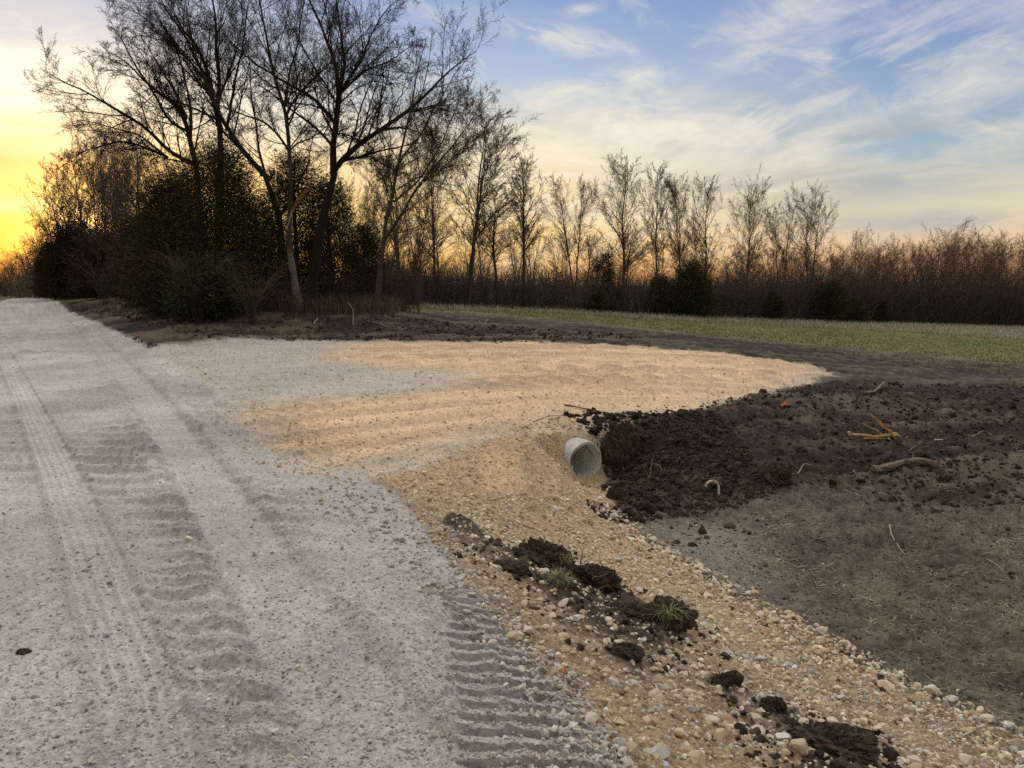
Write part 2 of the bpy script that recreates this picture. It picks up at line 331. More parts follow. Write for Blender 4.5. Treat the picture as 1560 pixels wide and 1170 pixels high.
def material(name, rough=.9, rgb=None, attr=None, speck=0, sscale=40, bump=0, bscale=60, spec=.2, obj_var=0, trans=0):
    m = bpy.data.materials.new(name); m.use_nodes = True; nt = m.node_tree; N = nt.nodes; L = nt.links
    b = N['Principled BSDF']; b.inputs['Roughness'].default_value = rough; b.inputs['Specular IOR Level'].default_value = spec
    if attr: s = N.new('ShaderNodeAttribute'); s.attribute_name = attr; out = s.outputs['Color']
    else: s = N.new('ShaderNodeRGB'); s.outputs[0].default_value = (*rgb, 1); out = s.outputs[0]
    tc = N.new('ShaderNodeTexCoord')
    if speck:
        v = N.new('ShaderNodeTexVoronoi'); v.inputs['Scale'].default_value = sscale; L.new(tc.outputs['Object'], v.inputs['Vector'])
        sx = N.new('ShaderNodeSeparateColor'); L.new(v.outputs['Color'], sx.inputs[0])
        n = N.new('ShaderNodeTexNoise'); n.inputs['Scale'].default_value = sscale * .35; n.inputs['Detail'].default_value = 5; L.new(tc.outputs['Object'], n.inputs['Vector'])
        ad = N.new('ShaderNodeMath'); ad.operation = 'ADD'; L.new(sx.outputs[0], ad.inputs[0]); L.new(n.outputs[0], ad.inputs[1])
        mr = N.new('ShaderNodeMapRange'); mr.inputs[1].default_value = .2; mr.inputs[2].default_value = 1.8; mr.inputs[3].default_value = 1 - speck; mr.inputs[4].default_value = 1 + speck
        L.new(ad.outputs[0], mr.inputs[0])
        mx = N.new('ShaderNodeVectorMath'); mx.operation = 'SCALE'; L.new(out, mx.inputs[0]); L.new(mr.outputs[0], mx.inputs['Scale']); out = mx.outputs[0]
    if obj_var:
        oi = N.new('ShaderNodeObjectInfo'); mr = N.new('ShaderNodeMapRange'); mr.inputs[3].default_value = 1 - obj_var; mr.inputs[4].default_value = 1 + obj_var
        L.new(oi.outputs['Random'], mr.inputs[0]); mx = N.new('ShaderNodeVectorMath'); mx.operation = 'SCALE'; L.new(out, mx.inputs[0]); L.new(mr.outputs[0], mx.inputs['Scale']); out = mx.outputs[0]
    L.new(out, b.inputs['Base Color'])
    if bump:
        n = N.new('ShaderNodeTexNoise'); n.inputs['Scale'].default_value = bscale; n.inputs['Detail'].default_value = 6; n.inputs['Roughness'].default_value = .65; L.new(tc.outputs['Object'], n.inputs['Vector'])
        bp = N.new('ShaderNodeBump'); bp.inputs['Strength'].default_value = .8; bp.inputs['Distance'].default_value = bump; L.new(n.outputs[0], bp.inputs['Height']); L.new(bp.outputs[0], b.inputs['Normal'])
    return m

M_ground = material('ground_surface', .95, attr='Col', speck=.30, sscale=75, bump=.010, bscale=45, spec=.1)
M_stone = material('limestone', .9, attr='Col', speck=.14, sscale=60, bump=.003, bscale=90, spec=.15)
M_bark = material('bark', .95, attr='Col', speck=.3, sscale=14, bump=.02, bscale=14, spec=.05)
M_twig = material('twig', .95, attr='Col', spec=.03)
M_leaf = material('cedar_foliage', .85, attr='Col', spec=.05)
M_grass = material('grass_blade', .8, attr='Col', spec=.1)
M_soil = material('soil_clod', .97, attr='Col', speck=.35, sscale=35, bump=.012, bscale=30, spec=.08)
M_wood = material('torn_wood', .85, attr='Col', speck=.25, sscale=30, bump=.004, bscale=50, spec=.15)

# ------------------------------------------------------------------ ground sheet
az = np.concatenate([np.linspace(-180, -44, 60, endpoint=False), np.linspace(-44, 44, 1230, endpoint=False), np.linspace(44, 180, 60, endpoint=False)])
azr = np.radians(az)
ir = 1 / np.linspace(1 / 1.4, 1 / 70.0, 800)
rr = np.concatenate([np.linspace(.35, 1.35, 10), ir, np.exp(np.linspace(math.log(76), math.log(3500), 60))])
A_, R_ = np.meshgrid(azr, rr)
X = (R_ * np.sin(A_)).ravel(); Y = (R_ * np.cos(A_)).ravel()
hd, gc, _ = surface(X, Y)
Z = H0(X, Y) + hd
nr, na = len(rr), len(azr)
i = np.arange(nr - 1)[:, None] * na; j = np.arange(na)[None]; j2 = (j + 1) % na
Q = np.stack([i + j, i + na + j, i + na + j2, i + j2], -1).reshape(-1, 4)[:, ::-1]
V = np.stack([X, Y, Z], -1)
cz_ = (Q[:, 0])
fx = X[Q].mean(1); fy = Y[Q].mean(1)
inroad = np.zeros(len(Q), bool); inpad = np.zeros(len(Q), bool)
s1 = sdist(ZROAD, fx, fy); s2 = sdist(ZPAD, fx, fy); s3 = sdist(ZTAN, fx, fy)
inroad = (s1 > 0) & (s3 < 0); inpad = (s2 > 0) & ~inroad
def sub(name, mask, kind='structure', extra=None):
    q = Q[mask]; u, inv = np.unique(q, return_inverse=True)
    o = mesh_obj(name, V[u], inv.reshape(-1, 4), M_ground, gc[u]); o['kind'] = kind; return o
fz = Z[Q].mean(1); qf = (fx - MX) * AX[0] + (fy - MY) * AX[1]; pf = (fx - MX) * AP[0] + (fy - MY) * AP[1]
bore = (qf > -.02) & (qf < 3) & (np.hypot(pf, fz - MZ) < PR - .036)
sub('gravel_road', inroad & ~bore); sub('driveway', inpad & ~bore)
gnd = sub('ground', ~(inroad | inpad | bore))

# ------------------------------------------------------------------ stones
def ico(sub):
    t = (1 + 5 ** .5) / 2
    v = [(-1, t, 0), (1, t, 0), (-1, -t, 0), (1, -t, 0), (0, -1, t), (0, 1, t), (0, -1, -t), (0, 1, -t), (t, 0, -1), (t, 0, 1), (-t, 0, -1), (-t, 0, 1)]
    f = [(0, 11, 5), (0, 5, 1), (0, 1, 7), (0, 7, 10), (0, 10, 11), (1, 5, 9), (5, 11, 4), (11, 10, 2), (10, 7, 6), (7, 1, 8), (3, 9, 4), (3, 4, 2), (3, 2, 6), (3, 6, 8), (3, 8, 9), (4, 9, 5), (2, 4, 11), (6, 2, 10), (8, 6, 7), (9, 8, 1)]
    v = [Vector(p).normalized() for p in v]
    for _ in range(sub):
        c = {}; nf = []
        def mid(a, b):
            k = (min(a, b), max(a, b))
            if k not in c: v.append(((v[a] + v[b]) / 2).normalized()); c[k] = len(v) - 1
            return c[k]
        for a, b, d in f:
            x, y_, z = mid(a, b), mid(b, d), mid(d, a); nf += [(a, x, z), (b, y_, x), (d, z, y_), (x, y_, z)]
        f = nf
    return np.array(v), np.array(f)
def rock_shape(sub, seed, cuts=9, lump=.06):
    r = np.random.default_rng(seed); v, f = ico(sub); v = v.copy()
    for _ in range(cuts):
        n = r.normal(size=3); n /= np.linalg.norm(n); d = r.uniform(.48, .80); s = v @ n; over = s > d
        v[over] -= n[None] * (s[over] - d)[:, None] * .92
    ph = r.uniform(0, 6, 9)
    v *= (1 + lump * (np.sin(v[:, 0] * 4 + ph[0]) * np.sin(v[:, 1] * 3 + ph[1]) + .5 * np.sin(v[:, 2] * 7 + ph[2]) * np.sin(v[:, 0] * 6 + ph[3])))[:, None]
    v *= np.array([1, r.uniform(.65, .95), r.uniform(.5, .8)])
    return v, f
SMALL = [rock_shape(0, s, 3, .3) for s in range(8)]
MIDS = [rock_shape(1, 50 + s, 7) for s in range(10)]
BIG = [rock_shape(2, 90 + s, 14, .05) for s in range(12)]
def rand_rot(n, tilt=1.0):
    q = rng.normal(size=(n, 4)); q[:, 1:3] *= tilt; q /= np.linalg.norm(q, axis=1)[:, None]; w, x, y, z = q.T
    return np.stack([1 - 2 * (y * y + z * z), 2 * (x * y - z * w), 2 * (x * z + y * w), 2 * (x * y + z * w), 1 - 2 * (x * x + z * z), 2 * (y * z - x * w), 2 * (x * z - y * w), 2 * (y * z + x * w), 1 - 2 * (x * x + y * y)], -1).reshape(n, 3, 3)
def scatter(name, P, S, shapes, cols, mat, kind='stuff', tilt=.5):
    VV = []; FF = []; CC = []; off = 0; n = len(P); pick = rng.integers(0, len(shapes), n); R = rand_rot(n, tilt)
    for k, (v, f) in enumerate(shapes):
        m = np.where(pick == k)[0]
        if not len(m): continue
        vv = np.einsum('nij,vj->nvi', R[m], v) * S[m][:, None, None] + P[m][:, None]
        VV.append(vv.reshape(-1, 3)); FF.append((f[None] + (np.arange(len(m)) * len(v))[:, None, None] + off).reshape(-1, 3)); off += len(m) * len(v)
        CC.append(np.repeat(cols[m], len(v), 0))
    o = mesh_obj(name, np.concatenate(VV), np.concatenate(FF), mat, np.concatenate(CC)); o['kind'] = kind; return o
def sample_poly(P, n, grow=0):
    lo, hi = P.min(0) - grow, P.max(0) + grow; out = []
    got = 0
    while got < n:
        q = rng.uniform(lo, hi, (n * 2, 2)); k = q[sdist(P, q[:, 0], q[:, 1]) > -grow]; out.append(k); got += len(k)
    return np.concatenate(out)[:n]
def stone_cols(n, base, var=.22, warm=.12):
    b = 1 + rng.normal(0, var, (n, 1)); w = rng.normal(0, warm, (n, 1))
    c = np.array(base)[None] * np.clip(b, .45, 1.7) * np.concatenate([1 + w * .3, 1 + w * 0, 1 - w], 1)
    return np.clip(c, .02, .8)
TANS = (.53, .41, .275); PALE = (.60, .51, .39); GREY = (.46, .41, .35)

# dense rubble: big stones kept apart as objects, the rest one mass
q = sample_poly(ZROCK, 6500, .12); s = rng.lognormal(math.log(.0112), .48, len(q))
q2 = sample_poly(ZBAND, 8000); s2_ = rng.lognormal(math.log(.008), .5, len(q2))
q3 = sample_poly(ZROUGH, 2600, .1); s3_ = rng.lognormal(math.log(.0115), .55, len(q3))
EDGE = poly((925, 770), (960, 803), (1010, 840), (1080, 880), (1140, 917), (1240, 967), (1340, 1022), (1460, 1087), (1620, 1168))
te = rng.uniform(0, len(EDGE) - 1.01, 900); ie = te.astype(int); fe = (te - ie)[:, None]; q4 = EDGE[ie] * (1 - fe) + EDGE[ie + 1] * fe + rng.normal(0, 1, (900, 2)) * np.array([.10, .07]) + np.array([-.05, .0]); s4_ = rng.lognormal(math.log(.0165), .42, 900)
allq = np.concatenate([q, q2, q3, q4]); alls = np.concatenate([s, s2_, s3_, s4_])
# thin them out on the dark dirt
dm = np.zeros(len(allq), bool)
for Zd in ZDIRT: dm |= sdist(Zd, allq[:, 0], allq[:, 1]) > .03
inmouth = np.hypot(allq[:, 0] - MX, allq[:, 1] - MY) < .2
keep = ((~dm) | (rng.random(len(allq)) < .5)) & (sdist(ZSOIL, allq[:, 0], allq[:, 1]) < .02) & (allq[:, 1] > 1.2) & ~inmouth
allq, alls = allq[keep], np.clip(alls[keep], .005, .05)
zz = HF(allq[:, 0], allq[:, 1]) + alls * .12
far_ = allq[:, 1]
base = np.array([TANS if random.random() < .62 else PALE for _ in range(len(allq))])
cols = np.clip(stone_cols(len(allq), (1, 1, 1)) if False else base * np.clip(1 + rng.normal(0, .26, (len(base), 1)), .4, 1.5), .02, .8)
greyish = (rng.random(len(allq)) < np.clip((5.5 - allq[:, 1]) / 6, .08, .5)); cols[greyish] = stone_cols(greyish.sum(), (.56, .52, .46))
P3 = np.stack([allq[:, 0], allq[:, 1], zz], -1)
ang = alls / np.linalg.norm(P3 - np.array([0, 0, HC]), axis=1)
# in-frame test
yc = P3[:, 1]; uu = P3[:, 0] / yc
vis = (np.abs(uu) < .69) & (yc > 2.3) & (((HC - P3[:, 2]) / yc) < .70)
order = np.argsort(-(ang * vis)); bigi = order[:285]; mask = np.ones(len(P3), bool); mask[bigi] = False
v1, f1 = None, None
bmeshes = []
def hero_rock(name, v, f, mat, col, loc, rot, scale, smooth=False):
    o = mesh_obj(name, v, f, mat, np.repeat(np.array(col)[None], len(v), 0), smooth=smooth); o.location = loc; o.rotation_euler = rot; o.scale = scale; return o
protos = {}
for k, (v, f) in enumerate(BIG):
    for t, cc in enumerate(((.55, .43, .29), (.62, .53, .41), (.46, .34, .22), (.52, .48, .42))):
        me = None; protos[(k, t)] = (v, f, cc)
cache = {}
for n_, ii in enumerate(bigi):
    key = (random.randrange(len(BIG)), random.choice([0, 0, 1, 1, 2, 3]))
    if key not in cache:
        v, f, cc = protos[key]; o = mesh_obj('limestone_rock', v, f, M_stone, np.repeat(np.array(cc)[None], len(v), 0)); cache[key] = o
    else:
        o = cache[key].copy(); COL.objects.link(o)
    o.location = P3[ii]; o.rotation_euler = (random.uniform(-.4, .4), random.uniform(-.4, .4), random.uniform(0, 6.3)); sc_ = float(alls[ii]) * 1.12; o.scale = (sc_,) * 3
    tag(o, 'pale tan limestone rock among the loose rubble on the slope between road and ditch', 'rock', 'limestone rocks of the rubble slope')
rest = np.where(mask)[0]
large = rest[ang[rest] > .0018]; tiny = rest[ang[rest] <= .0018]
tag(scatter('rubble', P3[large], alls[large], MIDS, cols[large], M_stone), 'loose crushed limestone rubble covering the slope below the culvert', 'rubble')
tag(scatter('gravel', P3[tiny], alls[tiny], SMALL, cols[tiny], M_stone), 'fine crushed limestone gravel between the rocks of the slope', 'gravel')
# loose chips on the road and pad
def road_chips(n, Zp, smin, smed, base, name, label, maxr=30, var=.2):
    # more of them close to where they can be seen: sample in 1/r
    az_ = rng.uniform(-.64, .64, n * 4); r_ = 1 / rng.uniform(1 / maxr, 1 / 2.2, n * 4); x = r_ * np.sin(az_); y = r_ * np.cos(az_)
    k = sdist(Zp, x, y) > -.05; x, y = x[k][:n], y[k][:n]; r_ = r_[k][:n]
    s = rng.lognormal(math.log(smed), .5, len(x)) * (1 + r_ * .03); s = np.clip(s, smin, .03)
    P = np.stack([x, y, HF(x, y) + s * .3], -1)
    tag(scatter(name, P, s, SMALL, stone_cols(len(x), base, var, .06), M_stone), label, 'gravel')
road_chips(17000, ZROAD, .002, .0042, (.44, .40, .35), 'road_gravel', 'loose grey stone chips lying over the gravel road')
road_chips(14000, ZPAD, .004, .0075, (.66, .50, .32), 'driveway_gravel', 'small tan stone chips lying over the driveway entrance', 32)
ZSH = poly((560, 730), (600, 735), (660, 790), (720, 870), (790, 950), (870, 1040), (960, 1170), (820, 1170), (880, 1170), (760, 1000), (640, 880), (560, 800), (420, 760))
road_chips(6000, ZSH, .004, .0095, (.47, .42, .36), 'shoulder_gravel', 'coarser grey gravel strewn along the road shoulder', 12)
# white chips on the ditch floor
q = sample_poly(ZGREY, 160, .5); s = rng.lognormal(math.log(.007), .4, len(q)); P = np.stack([q[:, 0], q[:, 1], HF(q[:, 0], q[:, 1]) + s * .2], -1)
tag(scatter('stone_chips', P, s, SMALL, stone_cols(len(q), PALE), M_stone), 'pale stone chips scattered on bare grey ditch soil', 'gravel')

def one_rock(px, py, size_px, col, label, seed, name='rock', cat='rock', flat=.5):
    x, y = g(px, py); z = float(HF(x, y)[0]); d = math.hypot(x, y, z - HC); s = size_px / 2 / F * d
    v, f = rock_shape(2, seed, 9, .1)
    o = hero_rock(name, v, f, M_stone, col, (x, y, z + s * flat), (.2, .3, seed), (s, s, s)); tag(o, label, cat); return o
one_rock(1088, 888, 13, (.75, .72, .66), 'small white rock alone on the dark ditch floor beyond the rubble edge', 301)
one_rock(1193, 1130, 27, (.66, .62, .55), 'large pale grey rock near the bottom edge beside dark soil', 302)
one_rock(1035, 1122, 24, (.60, .47, .30), 'tan flat rock just above the bottom edge left of the large grey rock', 303)
one_rock(805, 968, 24, (.60, .55, .47), 'rounded tan rock at the edge of the lug tracks below the dirt clumps', 304)
one_rock(1252, 968, 18, (.66, .58, .45), 'pale rock on the outer edge of the rubble where it meets the grassy ditch', 305)
one_rock(1160, 1072, 20, (.60, .56, .50), 'grey rock sitting in the middle of the lower rubble', 306)
one_rock(1350, 1050, 25, (.66, .55, .40), 'cream rock at the ditch side of the lower rubble', 307)
one_rock(1418, 1058, 22, (.68, .60, .47), 'cream block at the far right end of the rubble edge', 308)
one_rock(878, 898 + 50, 17, (.72, .70, .66), 'white angular rock lying on the dark dirt below the left grass tuft', 309)
one_rock(1140, 905, 12, (.74, .70, .62), 'tiny white rock on dark soil up slope from the rubble edge', 310)
one_rock(673, 968, 9, (.62, .60, .56), 'small pale stone on the grey road left of the lug tracks', 311)
one_rock(160, 1070, 11, (.62, .60, .56), 'small pale stone alone on the bottom left of the road', 312)
one_rock(638, 900, 10, (.66, .63, .58), 'small white stone on the road shoulder above the lug tracks', 313)

# ------------------------------------------------------------------ soil clods
def clod_shape(sub, seed):
    v, f = ico(sub); r = np.random.default_rng(seed); o = r.uniform(0, 50, 3)
    n = fbm(v[:, 0] + o[0] + v[:, 2], v[:, 1] + o[1] - v[:, 2] * .7, 2.0, 4, seed, .7)
    v = v * (1 + .7 * n)[:, None] * np.array([1, r.uniform(.7, 1), r.uniform(.55, .85)]); return v, f
CL1 = [clod_shape(1, s) for s in range(8)]; CL2 = [clod_shape(2, 20 + s) for s in range(8)]
def clods(Zp, n, med, name, label, cat='soil', col=(.056, .042, .031), sh=CL1, sink=.0, grow=0.22):
    q = sample_poly(Zp, n, grow); qq = (q[:, 0] - MX) * AX[0] + (q[:, 1] - MY) * AX[1]; pp = (q[:, 0] - MX) * AP[0] + (q[:, 1] - MY) * AP[1]; q = q[~((np.abs(pp) < .28) & (qq > -.40) & (qq < .9)) & ~((pp < -.2) & (qq > -1.0) & (np.abs(pp) < 1.5))]; n = len(q); s = np.clip(rng.lognormal(math.log(med), .5, n), .006, med * 4); P = np.stack([q[:, 0], q[:, 1], HF(q[:, 0], q[:, 1]) + s * sink], -1)
    cc = np.clip(np.array(col)[None] * (1 + rng.normal(0, .3, (n, 1))), .01, .2)
    return tag(scatter(name, P, s, sh, cc, M_soil), label, cat)
ZBANK = poly((915, 690), (935, 665), (1000, 640), (1080, 640), (1120, 700), (1150, 745), (1060, 768), (980, 778), (925, 780), (915, 740))
near = poly((950, 655), (1080, 622), (1240, 590), (1560, 590), (1560, 745), (1300, 730), (1000, 765))
ZB2 = poly((930, 770), (1100, 750), (1180, 745), (1200, 790), (1100, 820), (990, 830), (940, 800))
ZB3 = poly((1300, 700), (1400, 700), (1500, 720), (1560, 750), (1450, 775), (1400, 775), (1330, 745))
clods(ZBANK, 1300, .019, 'bank_clods', 'clods of black soil heaped on the bank right of the culvert', sh=CL2)
clods(near, 800, .019, 'spread_clods', 'middle sized clods spread over the black soil', sh=CL2)
clods(ZBANK, 70, .045, 'bank_lumps', 'large lumps of black soil on the bank right of the culvert', sh=CL2)
clods(ZBANK, 6000, .009, 'bank_crumbs', 'black soil crumbs covering the bank beside the culvert')
clods(ZB2, 50, .018, 'ditch_clods', 'scattered dark soil clods on the grey ditch floor')
clods(ZB3, 350, .018, 'pushed_clods', 'dark clods pushed up along the lower edge of the black soil', sh=CL2)
clods(poly((950, 790), (1300, 735), (1560, 740), (1650, 1190), (1480, 1100), (1250, 980), (1000, 840)), 5200, .0065, 'floor_crumbs', 'small crumbs of grey brown soil over the ditch floor', col=(.12, .092, .066), sink=.1)
clods(near, 3800, .014, 'topsoil_crumbs', 'crumbly dark topsoil spread between driveway and ditch', sink=.0)
backl = poly((110, 462), (250, 462), (440, 478), (620, 484), (800, 500), (1000, 515), (860, 522), (600, 518), (350, 512), (235, 528), (150, 488))
clods(backl, 5200, .026, 'berm_clods', 'dark soil clods over the cleared strip in front of the trees', sh=CL1, col=(.065, .047, .033))
for Zd in ZDIRT[:4]: pass
o_ = clods(np.concatenate([ZDIRT[0]]), 700, .012, 'dirt_crumbs', 'dark crumbs of dirt around the sod clumps on the rubble', sh=CL1)
clods(ZDIRT[2], 500, .012, 'lower_dirt_crumbs', 'dark crumbs of dirt on the rubble at the bottom edge', sh=CL1)

# ------------------------------------------------------------------ blades (grass / straw)
def blades(P, L, W, lean, cols, name, mat=M_grass, parent=None, seg=2, flop=0.):
    n = len(P); a = rng.uniform(0, 2 * PI, n); d = np.stack([np.cos(a), np.sin(a), np.zeros(n)], -1)
    s = np.stack([-d[:, 1], d[:, 0], np.zeros(n)], -1); ts = np.linspace(0, 1, seg + 1); rows = []
    for t in ts:
        c = P + d * (lean * L * t ** 1.7)[:, None] * 1.0 + np.array([0, 0, 1])[None] * (L * t * (1 - flop * t) * np.sqrt(np.clip(1 - (lean * t) ** 2 * .8, .02, 1)))[:, None]
        w = (W * (1 - t) ** .8 * .5 + W * .04)[:, None]; rows.append(np.stack([c - s * w, c + s * w], 1))
    VV = np.stack(rows, 1).reshape(n, -1, 3); k = (seg + 1) * 2
    f = np.array([(2 * i_, 2 * i_ + 1, 2 * i_ + 3, 2 * i_ + 2) for i_ in range(seg)])
    F_ = (f[None] + (np.arange(n) * k)[:, None, None]).reshape(-1, 4)
    return mesh_obj(name, VV.reshape(-1, 3), F_, mat, np.repeat(cols, k, 0), parent=parent)
def straws(q, Lm, W, cols, name, lift=.01, parent=None, mat=M_grass):
    """stems lying about on the ground, slightly bent"""
    n = len(q); a = rng.uniform(0, 2 * PI, n); L = rng.lognormal(math.log(Lm), .45, n); d = np.stack([np.cos(a), np.sin(a), rng.normal(.12, .22, n)], -1); s = np.stack([-d[:, 1], d[:, 0], np.zeros(n)], -1)
    z = HF(q[:, 0], q[:, 1]) + lift; P = np.stack([q[:, 0], q[:, 1], z], -1); b = rng.normal(0, .15, n); rows = []
    for t in (-.5, -.17, .17, .5):
        c = P + d * (L * t)[:, None] + s * (b * L * t * t * 2)[:, None]; w = W * (1 - abs(t)) ** .6; rows.append(np.stack([c - s * w * .5 + [0, 0, w * .2], c + s * w * .5 + [0, 0, w * .4]], 1))
    VV = np.stack(rows, 1).reshape(n, -1, 3); f = np.array([(0, 1, 3, 2), (2, 3, 5, 4), (4, 5, 7, 6)])
    return mesh_obj(name, VV.reshape(-1, 3), (f[None] + (np.arange(n) * 8)[:, None, None]).reshape(-1, 4), mat, np.repeat(cols, 8, 0), parent=parent)
def jit(n, base, v=.25): return np.clip(np.array(base)[None] * (1 + rng.normal(0, v, (n, 1))) * (1 + rng.normal(0, .06, (n, 3))), .01, .8)
def mixc(n, A, B, p): 
    c = jit(n, A); k = rng.random(n) < p; c[k] = jit(k.sum(), B); return c
q = sample_poly(ZSTRAW, 34000, .4); kz = fbm(q[:, 0], q[:, 1], .8, 3, 1) + .9 * fbm(q[:, 0], q[:, 1], 3, 2, 5) + .5 * fbm(q[:, 0], q[:, 1], 9, 2, 6) > rng.normal(.22, .12, len(q)); q = q[kz]
tag(straws(q, .042, .0040, mixc(len(q), (.40, .35, .25), (.15, .145, .09), .45), 'dry_litter'), 'dry straw and grass litter over the ditch floor', 'litter', kind='stuff')
q = sample_poly(poly((950, 790), (1300, 735), (1560, 740), (1600, 1160), (1250, 980), (1000, 840)), 5200)
tag(straws(q, .035, .0034, mixc(len(q), (.28, .23, .16), (.08, .06, .04), .5), 'soil_litter'), 'fine twigs and straw over the bare ditch soil', 'litter', kind='stuff')
q = sample_poly(near, 2600)
tag(straws(q, .07, .0045, mixc(len(q), (.16, .11, .07), (.28, .21, .14), .35), 'root_litter', .012), 'thin roots and straw mixed in the black soil', 'litter', kind='stuff')
q = sample_poly(ZSTRAW, 5200, .2); kz = (fbm(q[:, 0], q[:, 1], .9, 3, 201) > .0) ; q = q[kz]; n = len(q)
tag(blades(np.stack([q[:, 0], q[:, 1], HF(q[:, 0], q[:, 1]) - .005], -1), rng.uniform(.02, .07, n), np.full(n, .0028), rng.uniform(.3, .95, n), mixc(n, (.15, .17, .08), (.28, .25, .16), .5), 'sparse_grass'), 'sparse low grass growing on the right side of the ditch', 'grass', kind='stuff')
# meadow
def field(n, Zp, hmin, hmax, W, A, B, p, name, label, wind=.5, nz=None):
    q = sample_poly(Zp, n)
    if nz is not None: q = q[fbm(q[:, 0], q[:, 1], nz[0], 3, 301) > nz[1]]
    n = len(q)
    return tag(blades(np.stack([q[:, 0], q[:, 1], HF(q[:, 0], q[:, 1]) - .02], -1), rng.uniform(hmin, hmax, n), np.full(n, W), rng.uniform(.1, .8, n), mixc(n, A, B, p), name), label, 'grass', kind='stuff')
ZF1 = poly((600, 470), (700, 474), (860, 488), (1000, 502), (1130, 516), (1280, 529), (1420, 541), (1570, 556), (1640, 500), (1400, 495), (1200, 490), (1000, 483), (800, 474), (640, 467))
field(52000, ZF1, .05, .15, .035, (.235, .245, .095), (.34, .30, .19), .5, 'meadow_grass', 'short green spring grass of the meadow strip')
ZF2 = poly((640, 470), (800, 477), (1000, 488), (1200, 498), (1400, 508), (1600, 520), (1640, 500), (1400, 495), (1200, 490), (1000, 483), (800, 474), (640, 467))
field(42000, ZF2, .15, .46, .022, (.50, .45, .33), (.34, .31, .2), .4, 'dry_meadow_grass', 'pale dry grass standing along the far side of the meadow')
ZF3 = poly((900, 500), (1100, 520), (1300, 545), (1560, 590), (1650, 560), (1560, 550), (1420, 538), (1280, 526), (1130, 513), (1000, 500))
field(9000, ZF3, .03, .10, .022, (.15, .16, .06), (.18, .15, .09), .5, 'thin_grass', 'thin grass fading into the dark soil at the meadow edge', nz=(.4, 0.02))
field(5000, ZVERGE, .06, .2, .03, (.19, .2, .07), (.3, .26, .14), .4, 'verge_grass', 'pale green grass on the far road verge')
ZF4 = poly((130, 470), (235, 500), (300, 515), (260, 480), (200, 462))
field(3500, ZF4, .04, .15, .02, (.14, .14, .06), (.2, .16, .1), .5, 'ditch_grass', 'grass patches in the ditch left of the driveway', nz=(.7, 0.0))
ZW = poly((230, 462), (330, 474), (470, 481), (600, 481), (620, 474), (450, 470), (330, 464), (240, 456))
field(7000, ZW, .2, .9, .014, (.20, .155, .10), (.10, .08, .05), .5, 'dead_weeds', 'dead weeds and stalks at the foot of the trees')

# ------------------------------------------------------------------ tubes and branching
class Tubes:
    def __init__(s): s.V = []; s.F = []; s.C = []; s.o = 0
    def add(s, P, R, K=3, col=(.05, .04, .03), var=.15, jitter=0):
        P = np.asarray(P, float); R = np.asarray(R, float)
        if P.ndim == 2: P = P[None]; R = R[None]
        B, N, _ = P.shape
        if B == 0: return
        T = np.gradient(P, axis=1); T /= np.linalg.norm(T, axis=2, keepdims=True) + 1e-9
        ref = np.tile(np.array([.31, .83, .11]), (B, 1)); m = np.abs(T[:, 0] @ np.array([.31, .83, .11])) > .8; ref[m] = [1, .1, .2]
        U = np.cross(T, ref[:, None]); U /= np.linalg.norm(U, axis=2, keepdims=True) + 1e-9; W = np.cross(T, U)
        a = np.arange(K) / K * 2 * PI
        rr_ = R[..., None] * (1 + (rng.normal(0, jitter, (B, N, K)) if jitter else 0))
        V = P[:, :, None] + rr_[..., None] * (np.cos(a)[None, None, :, None] * U[:, :, None] + np.sin(a)[None, None, :, None] * W[:, :, None])
        s.V.append(V.reshape(-1, 3)); i = np.arange(N - 1)[:, None] * K; j = np.arange(K)[None]; j2 = (j + 1) % K
        f = np.stack([i + j, i + j2, i + K + j2, i + K + j], -1).reshape(-1, 4)
        s.F.append((f[None] + (np.arange(B) * N * K)[:, None, None] + s.o).reshape(-1, 4)); s.o += B * N * K
        c = np.array(col, float)
        c = c if c.ndim == 2 else np.tile(c, (B, 1))
        c = c * (1 + rng.normal(0, var, (B, 1)))
        s.C.append(np.repeat(np.clip(c, .005, .8), N * K, 0))
    def build(s, name, mat, parent=None, smooth=True):
        return mesh_obj(name, np.concatenate(s.V), np.concatenate(s.F), mat, np.concatenate(s.C), parent=parent, smooth=smooth)

